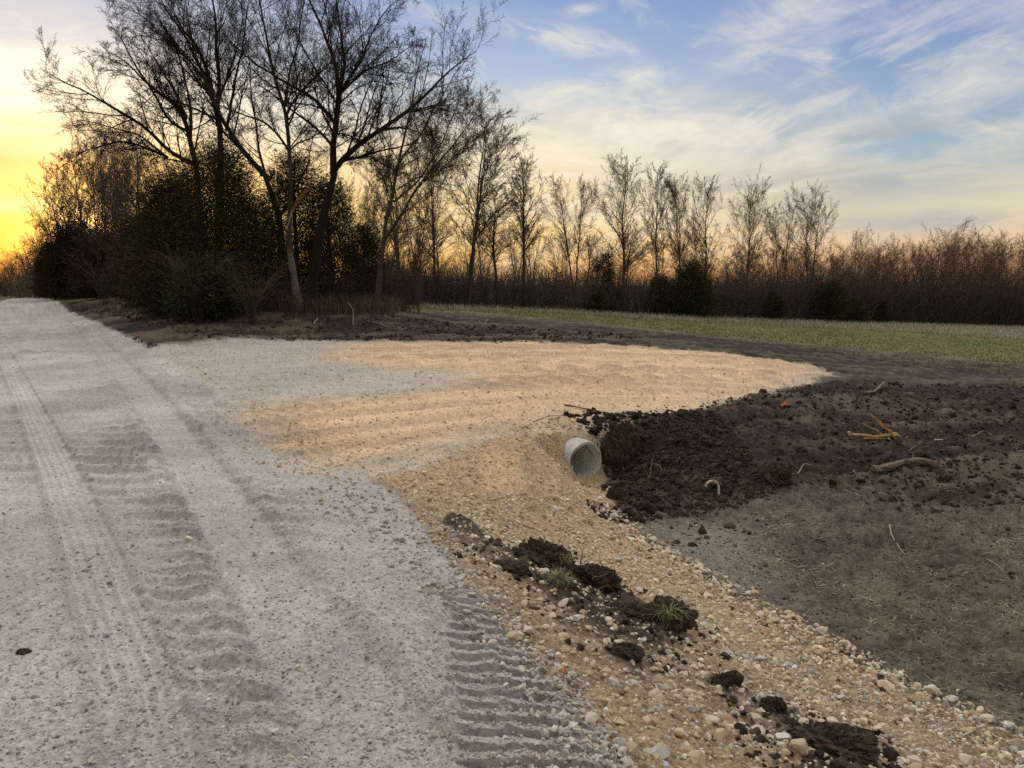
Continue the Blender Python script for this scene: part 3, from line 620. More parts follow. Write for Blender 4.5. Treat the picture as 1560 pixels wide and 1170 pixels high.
def resample(P, n):
    P = np.asarray(P, float); d = np.r_[0, np.cumsum(np.linalg.norm(np.diff(P, axis=0), axis=1))]; t = np.linspace(0, d[-1], n)
    return np.stack([np.interp(t, d, P[:, k]) for k in range(3)], -1)
def smooth_path(P, n, wig=0.):
    P = resample(P, n)
    for _ in range(2): P[1:-1] = (P[:-2] + 2 * P[1:-1] + P[2:]) / 4
    if wig: w = rng.normal(0, wig, P.shape); w[0] = 0; w[1:-1] = (w[:-2] + w[1:-1] + w[2:]) / 2; P = P + w
    return P
def unit(v): return v / (np.linalg.norm(v, axis=-1, keepdims=True) + 1e-9)
def spawn(P, R, k, t0, t1, ang, asd, lr, N=6, wig=.16, up=.25, rr_=.55, rmin=.004, taper=.6, tip=.35, abslen=None, prof=None):
    """k children on each parent polyline; returns (P, R)"""
    B, M, _ = P.shape
    if B == 0: return P, R
    L = np.linalg.norm(np.diff(P, axis=1), axis=2).sum(1)
    t = (np.linspace(t0, t1, k)[None] + rng.uniform(-.5, .5, (B, k)) * (t1 - t0) / k).clip(.02, .99)
    f = t * (M - 1); i0 = np.floor(f).astype(int).clip(0, M - 2); fr = (f - i0)[..., None]; b = np.arange(B)[:, None]
    O = P[b, i0] * (1 - fr) + P[b, i0 + 1] * fr; T = unit(P[b, i0 + 1] - P[b, i0]); rad = R[b, i0] * (1 - fr[..., 0]) + R[b, i0 + 1] * fr[..., 0]
    rv = unit(rng.normal(size=(B, k, 3))); side = unit(np.cross(T, rv)); a = np.radians(np.clip(rng.normal(ang, asd, (B, k)), 12, 95))[..., None]
    D = unit(T * np.cos(a) + side * np.sin(a) + np.array([0, 0, up * .6]))
    ln = (L[:, None] if abslen is None else abslen) * lr * ((1.15 - taper * t) if prof is None else prof(t)) * rng.uniform(.65, 1.25, (B, k))
    O, D, ln, rad = O.reshape(-1, 3), D.reshape(-1, 3), ln.ravel(), rad.ravel()
    n = len(O); pts = [O]; step = (ln / (N - 1))[:, None]; D_ = D
    for _ in range(N - 1):
        D_ = unit(D_ + rng.normal(0, wig, (n, 3)) + np.array([0, 0, up * .22])); pts.append(pts[-1] + D_ * step)
    PP = np.stack(pts, 1); r0 = np.maximum(rad * rr_, rmin); RR = r0[:, None] * np.linspace(1, tip, N)[None]; RR = np.maximum(RR, rmin * .6)
    return PP, RR
def crown(tb, limbs, levels, col, twig_r):
    """limbs: list of (P,R); levels: list of dicts"""
    cur = limbs
    for li, lv in enumerate(levels):
        lv = dict(lv); K = lv.pop('K', 3); outs = {}
        for P, R in cur:
            PP, RR = spawn(P, R, rmin=twig_r, **lv)
            tb.add(PP, RR, K, col); outs.setdefault(PP.shape[1], []).append((PP, RR))
        cur = [(np.concatenate([a for a, _ in v]), np.concatenate([b for _, b in v])) for v in outs.values()]
    return cur

# ------------------------------------------------------------------ traced foreground trees
BK = (.060, .047, .036); BKD = (.040, .031, .024)
def traced(name, base_px, Y, trunk, limbs, label, colr=BK, levels=None, twig_r=.006, seed=1, r0=.2, dens=1., patch=None, cat='tree'):
    """trunk: list of (px,py,dY); limbs: list of (points, r_start, r_end)"""
    global rng
    rng = np.random.default_rng(seed)
    b = at_depth(*base_px, Y); b[2] = float(HF(b[0], b[1])[0]) - .08
    e = empty(name, tuple(b), label=label, cat=cat)
    W = lambda L: np.array([at_depth(px, py, Y + dy) for px, py, dy in L]) - b
    tb = Tubes(); cb = Tubes()
    tp = W(trunk); tp[0] = [0, 0, 0]; tp = smooth_path(tp, max(10, len(trunk) * 3), .012)
    N = len(tp); tr = np.linspace(r0, r0 * .42, N); tr[0] *= 1.5; tr[1] *= 1.15
    tc_ = np.array(colr)
    tb.add(tp, tr, 10, tc_, 0, .05)
    if patch is not None: tb.C[-1] = np.repeat(patch(np.linspace(0, 1, N))[:, None] * np.ones((1, 10, 1)), 1, 0).reshape(-1, 3) if patch(np.linspace(0, 1, N)).ndim == 2 and False else np.repeat(patch(np.linspace(0, 1, N)), 10, 0)
    LP = []
    for pts, ra, rb in limbs:
        p = smooth_path(W(pts), 14, .03); r = np.linspace(ra, rb, 14); tb.add(p, r, 6, tc_, .08, .05); LP.append((p[None], r[None]))
    LPc = [(np.concatenate([a for a, _ in LP]), np.concatenate([c for _, c in LP]))]
    crown(cb, LPc, levels, colr, twig_r)
    tb.build('trunk', M_bark, e); cb.build('crown', M_twig, e)
    return e
def LV(a, b, c, d, len1=1.0, up=.09, wig=.065):
    return [dict(k=a + 8, t0=.06, t1=.98, ang=42, asd=12, lr=.44 * len1, N=8, wig=wig, up=up, rr_=.45, K=4, taper=.6),
            dict(k=b + 2, t0=.10, t1=.98, ang=38, asd=12, lr=.48, N=6, wig=wig * 1.2, up=up, rr_=.5, K=3, taper=.6),
            dict(k=c + 1, t0=.10, t1=.98, ang=38, asd=12, lr=.52, N=5, wig=wig * 1.3, up=up * .7, rr_=.6, K=3, taper=.6),
            dict(k=d - 1, t0=.10, t1=.95, ang=40, asd=14, lr=.50, N=4, wig=wig * 1.3, up=up * .5, rr_=.6, K=3, taper=.5)]
def palepatch(t):
    a = np.array([.085, .068, .050]); p = np.array([.30, .27, .21]); m = (np.exp(-((t - .12) / .10) ** 2) + np.exp(-((t - .32) / .06) ** 2) * .8)[:, None].clip(0, 1)
    return a * (1 - m) + p * m
YA = 29.5
treeA = traced('bare_tree', (456, 474), YA, [(456, 474, 0), (451, 440, 0), (445, 405, 0), (441, 370, 0), (441, 330, 0), (443, 285, 0), (441, 232, 0)],
    [([(441, 240, 0), (438, 205, .2), (438, 180, .2), (432, 164, .2), (420, 130, .3), (412, 95, .4), (405, 50, .6), (395, -10, .8), (388, -60, 1)], .085, .02),
     ([(438, 172, 0), (446, 152, -.3), (473, 123, -.6), (496, 102, -.9), (510, 80, -1.2), (520, 40, -1.5)], .055, .012),
     ([(440, 228, 0), (424, 205, -.3), (404, 185, -.6), (378, 177, -1), (350, 168, -1.2), (320, 150, -1.3)], .055, .012),
     ([(442, 229, 0), (458, 218, .3), (473, 210, .6), (504, 190, 1), (525, 170, 1.3)], .04, .01),
     ([(433, 164, 0), (440, 120, .5), (452, 70, .8), (460, 20, 1), (470, -40, 1.2)], .05, .012),
     ([(438, 195, 0), (452, 165, 1), (455, 120, 1.4), (440, 60, 1.6), (430, 10, 1.8)], .04, .012),
     ([(441, 300, 0), (425, 282, -.5), (405, 268, -1)], .025, .01)],
    'bare tree with the pale scraped slanting trunk in front of the dark cedars', (.070, .056, .042), LV(7, 6, 5, 5, 1.0), .0052, 11, .155, patch=palepatch)
treeB = traced('bare_tree', (474, 472), YA + .8, [(474, 472, 0), (474, 440, 0), (480, 400, 0), (488, 350, 0), (500, 300, 0), (510, 262, 0)],
    [([(508, 268, 0), (508, 241, 0), (504, 213, 0), (512, 192, 0), (515, 167, 0), (517, 143, 0), (512, 110, .1), (505, 85, .2), (494, 46, .4), (480, 20, .5), (462, -20, .8)], .15, .025),
     ([(517, 146, 0), (524, 110, -.2), (526, 88, -.4), (520, 50, -.7), (512, 0, -.9), (510, -50, -1)], .07, .015),
     ([(518, 143, 0), (535, 113, .3), (553, 85, .6), (566, 46, .9), (596, 8, 1.2), (615, -10, 1.4)], .06, .012),
     ([(522, 135, 0), (560, 105, -.6), (590, 98, -1), (620, 78, -1.5), (628, 66, -1.6)], .045, .01),
     ([(512, 190, 0), (494, 164, -.4), (473, 143, -.8), (443, 131, -1.2), (412, 110, -1.6), (378, 90, -2), (355, 64, -2.4), (335, 45, -2.6)], .085, .012),
     ([(508, 262, 0), (520, 246, -.2), (543, 220, -.4), (571, 200, -.6), (596, 185, -.8), (627, 167, -1), (650, 143, -1.2), (671, 123, -1.3), (699, 95, -1.5), (724, 80, -1.6)], .125, .012),
     ([(571, 201, -.6), (600, 194, -1), (622, 195, -1.3), (640, 204, -1.6), (658, 220, -2)], .045, .01),
     ([(528, 240, -.2), (548, 238, -.8), (570, 241, -1.3), (590, 252, -1.6), (605, 268, -1.9)], .045, .01),
     ([(627, 167, -1), (660, 162, -.6), (690, 165, -.2), (715, 178, 0)], .035, .01),
     ([(505, 205, 0), (530, 205, .6), (552, 214, 1.0), (570, 228, 1.3)], .035, .01),
     ([(517, 160, 0), (540, 135, 1), (565, 125, 1.6), (590, 128, 2)], .035, .01),
     ([(482, 395, 0), (500, 388, -.6), (530, 388, -1.1), (565, 398, -1.5)], .03, .009)],
    'largest bare tree with dark leaning trunk and a heavy limb reaching right', BKD, LV(7, 6, 5, 5, .95), .0052, 12, .27)
treeD = traced('bare_tree', (430, 466), YA + 2.5, [(430, 466, 0), (429, 420, 0), (428, 370, 0), (426, 330, 0), (412, 290, 0), (400, 262, 0)],
    [([(402, 265, 0), (376, 235, 0), (358, 215, 0), (345, 198, 0), (330, 168, .2), (318, 130, .4), (300, 90, .6), (280, 50, .9), (262, 10, 1)], .13, .02),
     ([(345, 198, 0), (352, 160, -.4), (360, 110, -.6), (372, 60, -.8), (380, 0, -1)], .07, .015),
     ([(426, 330, 0), (450, 290, .4), (470, 250, .8), (480, 200, 1.2)], .07, .012),
     ([(405, 270, 0), (392, 225, .8), (388, 180, 1.2), (380, 120, 1.6), (378, 60, 2)], .06, .012)],
    'dark bare tree leaning left behind the pale trunk, partly inside the cedars', BKD, LV(7, 6, 5, 3, .9), .0052, 13, .2)
treeC = traced('bare_tree', (330, 462), YA + 4, [(330, 462, 0), (332, 400, 0), (334, 330, 0), (336, 270, 0), (336, 215, 0), (334, 190, 0)],
    [([(334, 192, 0), (329, 166, 0), (321, 135, 0), (317, 105, .2), (304, 81, .4), (289, 54, .6), (267, 37, .8), (252, 13, 1), (238, -15, 1.2)], .12, .015),
     ([(330, 170, 0), (333, 131, .4), (330, 87, .6), (328, 44, .8), (324, 0, 1), (322, -50, 1.2)], .10, .015),
     ([(322, 140, 0), (300, 105, -.6), (275, 80, -1), (245, 50, -1.4), (215, 22, -1.8), (190, 12, -2)], .06, .012),
     ([(333, 150, 0), (350, 115, .8), (362, 70, 1.2), (370, 20, 1.5)], .06, .012),
     ([(331, 130, 0), (300, 100, 1), (288, 40, 1.6), (282, -10, 2)], .055, .012)],
    'tall bare tree with straight upright trunk rising out of the top of the big cedar', BKD, LV(8, 6, 5, 5, .95), .0052, 14, .24)
treeE = traced('bare_tree', (300, 460), YA + 1.5, [(300, 460, 0), (302, 400, 0), (304, 340, 0), (302, 290, 0), (298, 240, 0)],
    [([(299, 250, 0), (296, 227, 0), (287, 203, 0), (284, 181, 0), (267, 161, .1), (245, 142, .3), (221, 122, .5), (199, 100, .7), (175, 85, .9), (162, 78, 1)], .11, .012),
     ([(286, 200, 0), (256, 185, -.4), (245, 161, -.6), (225, 130, -.9), (205, 95, -1.2), (185, 60, -1.5), (170, 40, -1.6)], .065, .011),
     ([(300, 252, 0), (256, 238, -.3), (234, 203, -.5), (208, 187, -.7), (178, 163, -.9), (147, 150, -1.1), (114, 131, -1.3), (82, 120, -1.5), (62, 105, -1.6)], .10, .011),
     ([(256, 240, -.3), (213, 218, -.6), (173, 216, -.9), (132, 229, -1.1), (99, 242, -1.3)], .06, .010),
     ([(250, 236, 0), (215, 205, .8), (180, 196, 1.2), (140, 185, 1.6), (112, 186, 1.8)], .05, .01),
     ([(290, 210, 0), (292, 160, 1), (282, 110, 1.5), (262, 60, 2), (235, 20, 2.3)], .07, .012),
     ([(284, 181, 0), (268, 140, 1), (240, 95, 1.5), (212, 50, 2)], .055, .012)],
    'bare tree whose long limbs sweep left over the road side, above the cedar', BKD, LV(8, 6, 5, 5, .85), .0052, 15, .2)
treeF = traced('bare_tree', (571, 479), 28.5, [(571, 479, 0), (575, 450, 0), (580, 405, 0), (584, 370, 0), (587, 334, 0), (598, 312, 0)],
    [([(586, 334, 0), (598, 314, 0), (598, 280, 0), (609, 247, .1), (618, 211, .2), (624, 180, .3), (632, 140, .4), (640, 95, .5), (645, 72, .6)], .07, .012),
     ([(585, 366, 0), (607, 338, -.2), (624, 303, -.3), (639, 280, -.4), (663, 254, -.6), (683, 231, -.8), (704, 205, -1), (724, 178, -1.2), (738, 150, -1.3)], .065, .010),
     ([(600, 308, 0), (625, 285, .5), (648, 262, .8), (672, 220, 1.1), (690, 175, 1.3), (705, 140, 1.5)], .045, .010),
     ([(609, 247, 0), (640, 205, -.5), (665, 160, -.8), (690, 115, -1.1), (712, 90, -1.2)], .04, .010),
     ([(598, 290, 0), (588, 240, .5), (580, 200, .8), (575, 165, 1)], .03, .010),
     ([(639, 280, 0), (670, 262, .5), (700, 235, .8), (722, 205, 1)], .03, .010)],
    'slender bare tree with a tan curved trunk standing at the right end of the grove', (.095, .070, .048), LV(6, 6, 5, 4, .8), .0055, 16, .125)
rng = np.random.default_rng(99)

# torn limb splinters on the scraped tree and small hanging strips: parts of that tree
def chunk(name, parent, pts, radii, col, K=5, mat=None):
    t = Tubes(); 
    for p, r in zip(pts, radii): t.add(np.array(p, float), np.array(r, float), K, col, .15, .18)
    return t.build(name, mat or M_wood, parent, smooth=False)
bA = np.array(treeA.location)
Wp = lambda L, Y: [tuple(at_depth(a, b_, Y) - bA) for a, b_ in L]
chunk('torn_limb', treeA, [smooth_path(Wp([(446, 322), (452, 305), (462, 293), (474, 286)], YA - .25), 6), smooth_path(Wp([(449, 316), (455, 300), (470, 290)], YA - .3), 6), smooth_path(Wp([(455, 305), (463, 297), (468, 300)], YA - .35), 5), smooth_path(Wp([(452, 296), (456, 303), (461, 309)], YA - .35), 5)],
      [np.linspace(.05, .02, 6), np.linspace(.03, .07, 6), np.linspace(.03, .01, 5), np.linspace(.03, .01, 5)], (.30, .11, .045))
chunk('bark_strip', treeA, [smooth_path(Wp([(445, 322), (441, 335), (437, 350)], YA - .25), 6), smooth_path(Wp([(444, 320), (446, 335), (444, 349)], YA - .28), 6)], [np.linspace(.03, .012, 6), np.linspace(.02, .01, 6)], (.45, .34, .24))

# ------------------------------------------------------------------ tree prototypes for the far row
PW = {}
def proto_tree(seed, H=9., spread=.32, fork=1, ang=34, twig=.0072, dens=(11, 8, 6, 4), col=(.085, .066, .052), lean=0., low=.22):
    global rng
    rng = np.random.default_rng(seed)
    e = bpy.data.objects.new('bare_tree', None); COL.objects.link(e)
    tb = Tubes(); cb = Tubes(); limbs = []
    for k in range(fork):
        a = rng.uniform(0, 2 * PI); dx = (.0 if fork == 1 else rng.uniform(.12, .22) * H); h = H * rng.uniform(.9, 1) if k else H
        z = np.linspace(0, 1, 7); P = np.stack([np.cos(a) * dx * z ** 1.1 + lean * z * H * .2, np.sin(a) * dx * z ** 1.1, z * h], -1)
        P = smooth_path(P, 14, .05); R = np.linspace(.115, .012, 14) * H / 9 * (1 if fork == 1 else .8); R[0] *= 1.35
        tb.add(P, R, 7, col, 0, .04); limbs.append((P[None], R[None]))
    L1 = (np.concatenate([a for a, _ in limbs]), np.concatenate([b for _, b in limbs]))
    kk = {1: 30, 2: 20, 3: 15}[fork]
    pf = lambda t: np.clip(np.sin(PI * np.clip((t - low * .55) / (1.04 - low * .55), .02, 1)), .05, 1) ** .65
    P1, R1 = spawn(*L1, k=kk, t0=low, t1=.97, ang=ang + 6, asd=8, lr=spread * 1.05, N=8, wig=.05, up=.10, rr_=.42, rmin=.008, prof=pf)
    tb.add(P1, R1, 4, col)
    crown(cb, [(P1, R1), ], [dict(k=dens[1], t0=.15, t1=.98, ang=34, asd=9, lr=.36, N=5, wig=.06, up=.08, rr_=.5, K=3, taper=.6),
                             dict(k=dens[2], t0=.12, t1=.98, ang=36, asd=10, lr=.46, N=4, wig=.07, up=.06, rr_=.6, K=3, taper=.5),
                             dict(k=dens[3], t0=.15, t1=.97, ang=36, asd=10, lr=.55, N=3, wig=.07, up=.04, rr_=.7, K=3, taper=.4)], col, twig)
    crown(cb, [L1], [dict(k=22, t0=.45, t1=.99, ang=36, asd=10, lr=.09, N=5, wig=.07, up=.1, rr_=.35, K=3, taper=.5),
                     dict(k=6, t0=.1, t1=.97, ang=36, asd=10, lr=.5, N=4, wig=.07, up=.06, rr_=.7, K=3, taper=.4)], col, twig)
    tb.build('trunk', M_bark, e); cb.build('crown', M_twig, e)
    e['_h'] = H; cv = np.concatenate(cb.V); PW[e.name] = 2.1 * float(np.percentile(np.hypot(cv[:, 0], cv[:, 1]), 90))
    return e
CN = (.105, .080, .062); CR = (.17, .11, .08)
protoset = {
 'n1': dict(seed=31, spread=.27, ang=28, low=.38), 'n2': dict(seed=32, spread=.26, ang=28, fork=2, low=.36), 'b1': dict(seed=33, spread=.36, ang=32, fork=1, low=.26),
 'b2': dict(seed=34, spread=.40, ang=42, fork=2, low=.3), 'f3': dict(seed=35, spread=.33, ang=36, fork=3, low=.35),
 'r1': dict(seed=36, spread=.42, ang=45, fork=3, low=.15, col=CR, dens=(11, 8, 6, 3)), 'r2': dict(seed=37, spread=.45, ang=42, fork=2, low=.12, col=CR, dens=(11, 8, 6, 3)),
 's1': dict(seed=38, H=5., spread=.45, ang=45, fork=3, low=.1, dens=(9, 6, 5, 3), twig=.007)}
PT = {}
PH_ = {}
PWK = {}
for k, v in protoset.items():
    v.setdefault('col', CN); PT[k] = proto_tree(**v); PWK[k] = PW[PT[k].name]; PH_[k] = v.get('H', 9.)
used = set()
xs_d = [(-200, 120), (0, 95), (60, 66), (130, 58), (250, 46), (400, 42), (640, 44), (800, 49), (1000, 56), (1240, 64), (1400, 70), (1560, 78), (1900, 90)]
def rowY(px): return float(np.interp(px, [a for a, _ in xs_d], [b for _, b in xs_d]))
def plant(kind, px, top, width, label, dY=3., group=None, rz=None, base=None, name='bare_tree', cat='tree'):
    Yd = rowY(px) + dY; b = at_depth(px, 460, Yd); z = float(HF(b[0], b[1])[0]) - .1; t = at_depth(px, top, Yd)
    h = (t[2] - z) * 1.03; src = PT[kind]
    if kind in used: o = copy_tree(src)
    else: o = src; used.add(kind)
    s = h / PH_[kind]; w = width / F * Yd / PWK[kind]
    w = min(max(w * 1.12, s * .75), s * 1.9)
    o.location = (b[0], b[1], z); o.scale = (w, w, s); o.rotation_euler = (0, 0, random.uniform(0, 6.28) if rz is None else rz)
    o.name = name; tag(o, label, cat, group); return o
GR = 'tall bare trees of the row beyond the meadow'
rowspec = [
 ('f3', 612, 250, 70, 'thin bare tree seen just behind the tan curved trunk, left end of the far row', 5),
 ('b2', 662, 215, 110, 'forked bare tree in the far row right of the tan curved trunk', 2),
 ('f3', 712, 196, 150, 'tallest wide fan shaped bare tree at the left end of the far row', 1),
 ('n1', 754, 300, 70, 'short thin bare tree between the widest fan shaped tree and the next slim tree', 3),
 ('n1', 797, 255, 70, 'slim bare tree with an open sky gap on its right, in the far row', 2),
 ('n2', 877, 290, 72, 'twin stemmed oval bare tree standing after the gap in the far row', 3),
 ('b1', 948, 271, 84, 'broad oval bare tree left of the slim one, above the middle of the meadow', 2),
 ('n1', 998, 268, 44, 'narrowest bare tree of the far row, left of the round dark cedar', 3),
 ('n2', 1040, 288, 52, 'bare tree rising directly behind the round dark cedar', 4),
 ('b1', 1072, 298, 58, 'bare tree just right of the round dark cedar', 3),
 ('b2', 1137, 308, 76, 'spreading forked bare tree right of centre in the far row', 3),
 ('n2', 1190, 326, 50, 'smaller bare tree with crooked low limbs left of the rounded crown', 3),
 ('b2', 1232, 314, 88, 'bare tree with rounded crown at the right end of the tall row', 2)]
for i_, (k, px, top, w, lab, dy) in enumerate(rowspec): plant(k, px, top, w, lab, dy, GR, rz=i_ * 1.7)
G2 = 'reddish bare trees at the right end of the far row'
for i_, (k, px, top, w) in enumerate([('r1', 1293, 368, 62), ('r2', 1345, 378, 60), ('r1', 1385, 384, 60), ('r2', 1432, 362, 76), ('r1', 1475, 372, 60), ('r2', 1510, 370, 64), ('r1', 1550, 376, 70), ('r2', 1600, 372, 80), ('r1', 1660, 370, 80)]):
    lab = {0: 'reddish spreading bare tree, first one right of the tall rounded crown', 1: 'low reddish bare tree between the dark cedar and the grey thicket', 2: 'low reddish bare tree left of the highest reddish crown', 3: 'highest reddish bare tree in the right part of the far row',
           4: 'reddish bare tree next right of the highest reddish crown', 5: 'reddish bare tree second from the right edge of the photo', 6: 'reddish bare tree cut by the right edge of the photo', 7: 'reddish bare tree beyond the right edge of the view', 8: 'outermost reddish bare tree past the right edge of the view'}[i_]
    plant(k, px, top, w, lab, 3 + (i_ % 3), G2, rz=i_ * 2.1)
# background woods filling the gaps behind the row
for i_ in range(30):
    px = 600 + i_ * 36 + random.uniform(-12, 12); top = np.interp(px, [600, 900, 1250, 1600], [345, 365, 392, 392]) + random.uniform(-12, 14)
    plant(random.choice(['r1', 'r2', 'b2', 's1']) if px > 1200 else random.choice(['s1', 'f3', 'b1', 's1']), px, top, 60, 'low bare tree of the woods seen between the trunks of the far row', 7 + random.uniform(0, 7), 'low bare trees of the woods behind the far row')
# far left, against the sunset
for i_, (k, px, top, w, dy, lab) in enumerate([('b2', 112, 268, 90, -3, 'bare tree farthest left against the yellow sunset sky'), ('r2', 155, 232, 110, -6, 'bare tree second from the left with dense crossing branches before the sun'),
      ('b2', 205, 228, 110, -6, 'dense bare tree between the sunlit trees and the big cedar'), ('f3', 250, 262, 90, -8, 'bare tree crown partly hidden by the left flank of the big cedar')]):
    plant(k, px, top, w, lab, dy, 'bare trees on the left before the sunset', rz=i_ * 1.3)
for i_, (px, top, k, w, dy) in enumerate([(95, 300, 'r2', 80, 2), (130, 262, 'b1', 90, -2), (142, 285, 'r1', 90, 0), (170, 250, 'n2', 80, -4), (185, 275, 'r2', 100, -7), (222, 245, 'b1', 100, -8), (236, 285, 'r1', 100, -9), (215, 300, 's1', 90, -3), (118, 320, 's1', 80, 1), (80, 345, 's1', 60, 4), (160, 310, 'r1', 90, -5)]):
    plant(k, px, top, w, 'one of the tangled low bare trees filling the gaps before the sunset', dy, 'tangled low bare trees before the sunset')
for i_, (px, top, w) in enumerate([(1275, 385, 60), (1318, 392, 60), (1362, 388, 66), (1408, 380, 66), (1455, 384, 70), (1492, 380, 60), (1530, 382, 66), (1575, 380, 70), (1260, 400, 60), (1340, 402, 60)]):
    plant(['r1', 'r2'][i_ % 2], px, top, w, 'one of the reddish bare trees massed behind the front ones at the right', 8 + i_ % 3 * 2, 'massed reddish bare trees at the right')
for i_, (px, top) in enumerate([(10, 405), (30, 396), (48, 388), (62, 372), (-30, 410), (-70, 400)]):
    plant('s1', px, top, 60, 'hazy low tree at the far end of the road', 20 + 6 * (i_ % 3), 'hazy trees at the far end of the road')
# bare trees behind the foreground grove
for i_, (px, top, k) in enumerate([(530, 290, 'f3'), (555, 300, 'n2'), (500, 300, 'b1'), (590, 320, 's1'), (635, 300, 's1')]):
    plant(k, px, top, 60, 'dim bare tree standing behind the foreground grove', -4 + i_, 'dim bare trees behind the foreground grove')
for k in PT:
    if k not in used:
        for ch in list(PT[k].children): bpy.data.objects.remove(ch)
        bpy.data.objects.remove(PT[k])
for o in bpy.data.objects:
    if '_h' in o: del o['_h']

# ------------------------------------------------------------------ cedars
def cedar(px, base_py, Yd, top_py, wpx, label, n=700, seed=1, green=(.072, .070, .036), shape=.55, name='cedar_tree', group=None, per=60, leaf=.14, irr=.45, dxtop=0):
    global rng
    rng = np.random.default_rng(seed)
    b = at_depth(px, base_py, Yd); z = float(HF(b[0], b[1])[0]) - .05; t = at_depth(px, top_py, Yd); H = t[2] - z; Rd = wpx / F * Yd / 2
    e = empty(name, (b[0], b[1], z), label=label, cat='tree', group=group)
    tb = Tubes(); P = smooth_path(np.array([[0, 0, 0], [0, 0, H * .5], [dxtop / F * Yd, 0, H * .95]]), 10, .03); tb.add(P, np.linspace(.12, .02, 10) * H / 5, 7, (.06, .045, .035), 0, .05)
    P1, R1 = spawn(P[None], np.linspace(.12, .02, 10)[None] * H / 5, k=40, t0=.08, t1=.95, ang=70, asd=10, lr=Rd / H * 1.0, N=6, wig=.1, up=.1, rr_=.35, rmin=.01, taper=.6)
    tb.add(P1, R1, 4, (.05, .04, .03)); tb.build('trunk', M_bark, e)
    h = rng.beta(1.15, 1.35, n); a = rng.uniform(0, 2 * PI, n)
    prof = np.sqrt(np.clip(1 - h, 0, 1)) ** (2 * shape) * np.minimum(1, .72 + h * 1.6)
    lump = 1 + irr * fbm(np.cos(a) * 2 + 5, np.sin(a) * 2 + h * 4, 1.3, 3, seed)
    r = Rd * prof * lump * np.sqrt(rng.uniform(.06, 1.1, n))
    cx = dxtop / F * Yd * h
    c = np.stack([r * np.cos(a) + cx, r * np.sin(a), h * H * .97 + .08], -1)
    out = unit(np.stack([np.cos(a), np.sin(a), np.full(n, .55)], -1)); 
    csz = Rd * .2 * rng.uniform(.6, 1.4, n)
    nn = n * per; ci = np.repeat(np.arange(n), per); off = rng.normal(0, 1, (nn, 3)) * csz[ci][:, None] * np.array([1, 1, .7]); pos = c[ci] + off + out[ci] * (rng.uniform(-.3, 1.2, nn) * csz[ci])[:, None]
    pos[:, 2] = np.maximum(pos[:, 2], .02)
    d = unit(out[ci] + rng.normal(0, .55, (nn, 3))); s = unit(np.cross(d, rng.normal(size=(nn, 3)))); L = leaf * rng.uniform(.6, 1.5, nn); Wd = L * rng.uniform(.12, .24, nn)
    V = np.stack([pos - s * Wd[:, None] * .5, pos + s * Wd[:, None] * .5, pos + d * L[:, None]], 1).reshape(-1, 3)
    cc = np.array(green)[None] * (1 + rng.normal(0, .28, (n, 1)))[ci] * (1 + rng.normal(0, .2, (nn, 1))); br = rng.random(n) < .12; cc[br[ci]] = cc[br[ci]] * [1.5, .95, .7]
    mesh_obj('crown', V, np.arange(nn * 3).reshape(-1, 3), M_leaf, np.repeat(np.clip(cc, .006, .2), 3, 0), parent=e)
    return e
cedar(338, 462, 30.5, 222, 150, 'tallest dark cedar, its peak below the upright bare trunk', 1150, 51, shape=.5, irr=.5)
cedar(268, 458, 31, 272, 120, 'dark olive cedar making the left flank of the evergreen mass', 850, 52, green=(.075, .068, .032), shape=.45, irr=.5)
cedar(395, 466, 31.5, 300, 110, 'dark cedar filling the space left of the pale scraped trunk', 480, 53, shape=.45, irr=.5)
cedar(455, 468, 33, 235, 105, 'slim dark cedar behind the pale scraped trunk', 560, 54, shape=.45, irr=.5)
cedar(505, 468, 33, 268, 90, 'ragged dark cedar behind the largest leaning trunk', 360, 55, shape=.45, irr=.55)
cedar(556, 470, 34, 345, 62, 'small ragged cedar left of the tan curved trunk', 300, 56, shape=.45, irr=.5)
cedar(318, 468, 27.8, 400, 100, 'low dark cedar spilling out over the weeds in front of the tallest cedar', 420, 57, green=(.062, .068, .034), shape=.4)
cedar(225, 452, 38, 330, 80, 'brownish cedar left of the big evergreen mass above the old posts', 600, 58, green=(.055, .045, .024), shape=.4)
cedar(120, 448, 55, 342, 90, 'dark rounded cedar farthest left beside the road', 700, 59, green=(.045, .035, .018), shape=.35, leaf=.18)
cedar(165, 448, 50, 358, 80, 'brownish cedar between the farthest left one and the posts', 600, 60, green=(.06, .045, .028), shape=.35, leaf=.16)
cedar(85, 448, 62, 372, 46, 'small dark cedar at the hazy left end of the tree line', 400, 61, green=(.05, .035, .02), shape=.35, leaf=.18)
cedar(1052, 486, 58, 400, 64, 'round topped dark cedar at the middle of the far thicket', 420, 62, shape=.45, leaf=.17, green=(.06, .062, .03))
cedar(1004, 484, 58, 424, 44, 'conical cedar directly left of the round topped cedar', 340, 63, shape=.5, leaf=.16)
cedar(918, 480, 57, 388, 44, 'thin see-through cedar standing up behind the thicket left of the broad oval tree', 170, 64, shape=.45, leaf=.18, irr=.6)
cedar(910, 481, 52.5, 448, 26, 'tiny cedar bush at the meadow edge under the see-through cedar', 160, 65, shape=.35)
cedar(1179, 489, 62.3, 447, 32, 'small cedar bush at the meadow edge right of the round topped cedar', 200, 66, shape=.4)
cedar(1262, 492, 65.5, 430, 54, 'dark cedar low in the far thicket beneath the rounded crown', 340, 67, shape=.45, leaf=.16)
cedar(1295, 494, 66.5, 455, 46, 'lowest dark cedar at the right of the pair in the far thicket', 260, 68, shape=.4)
cedar(1340, 495, 68.5, 458, 26, 'olive cedar bush farthest right in the thicket', 140, 69, shape=.4, green=(.07, .06, .025))
rng = np.random.default_rng(5)

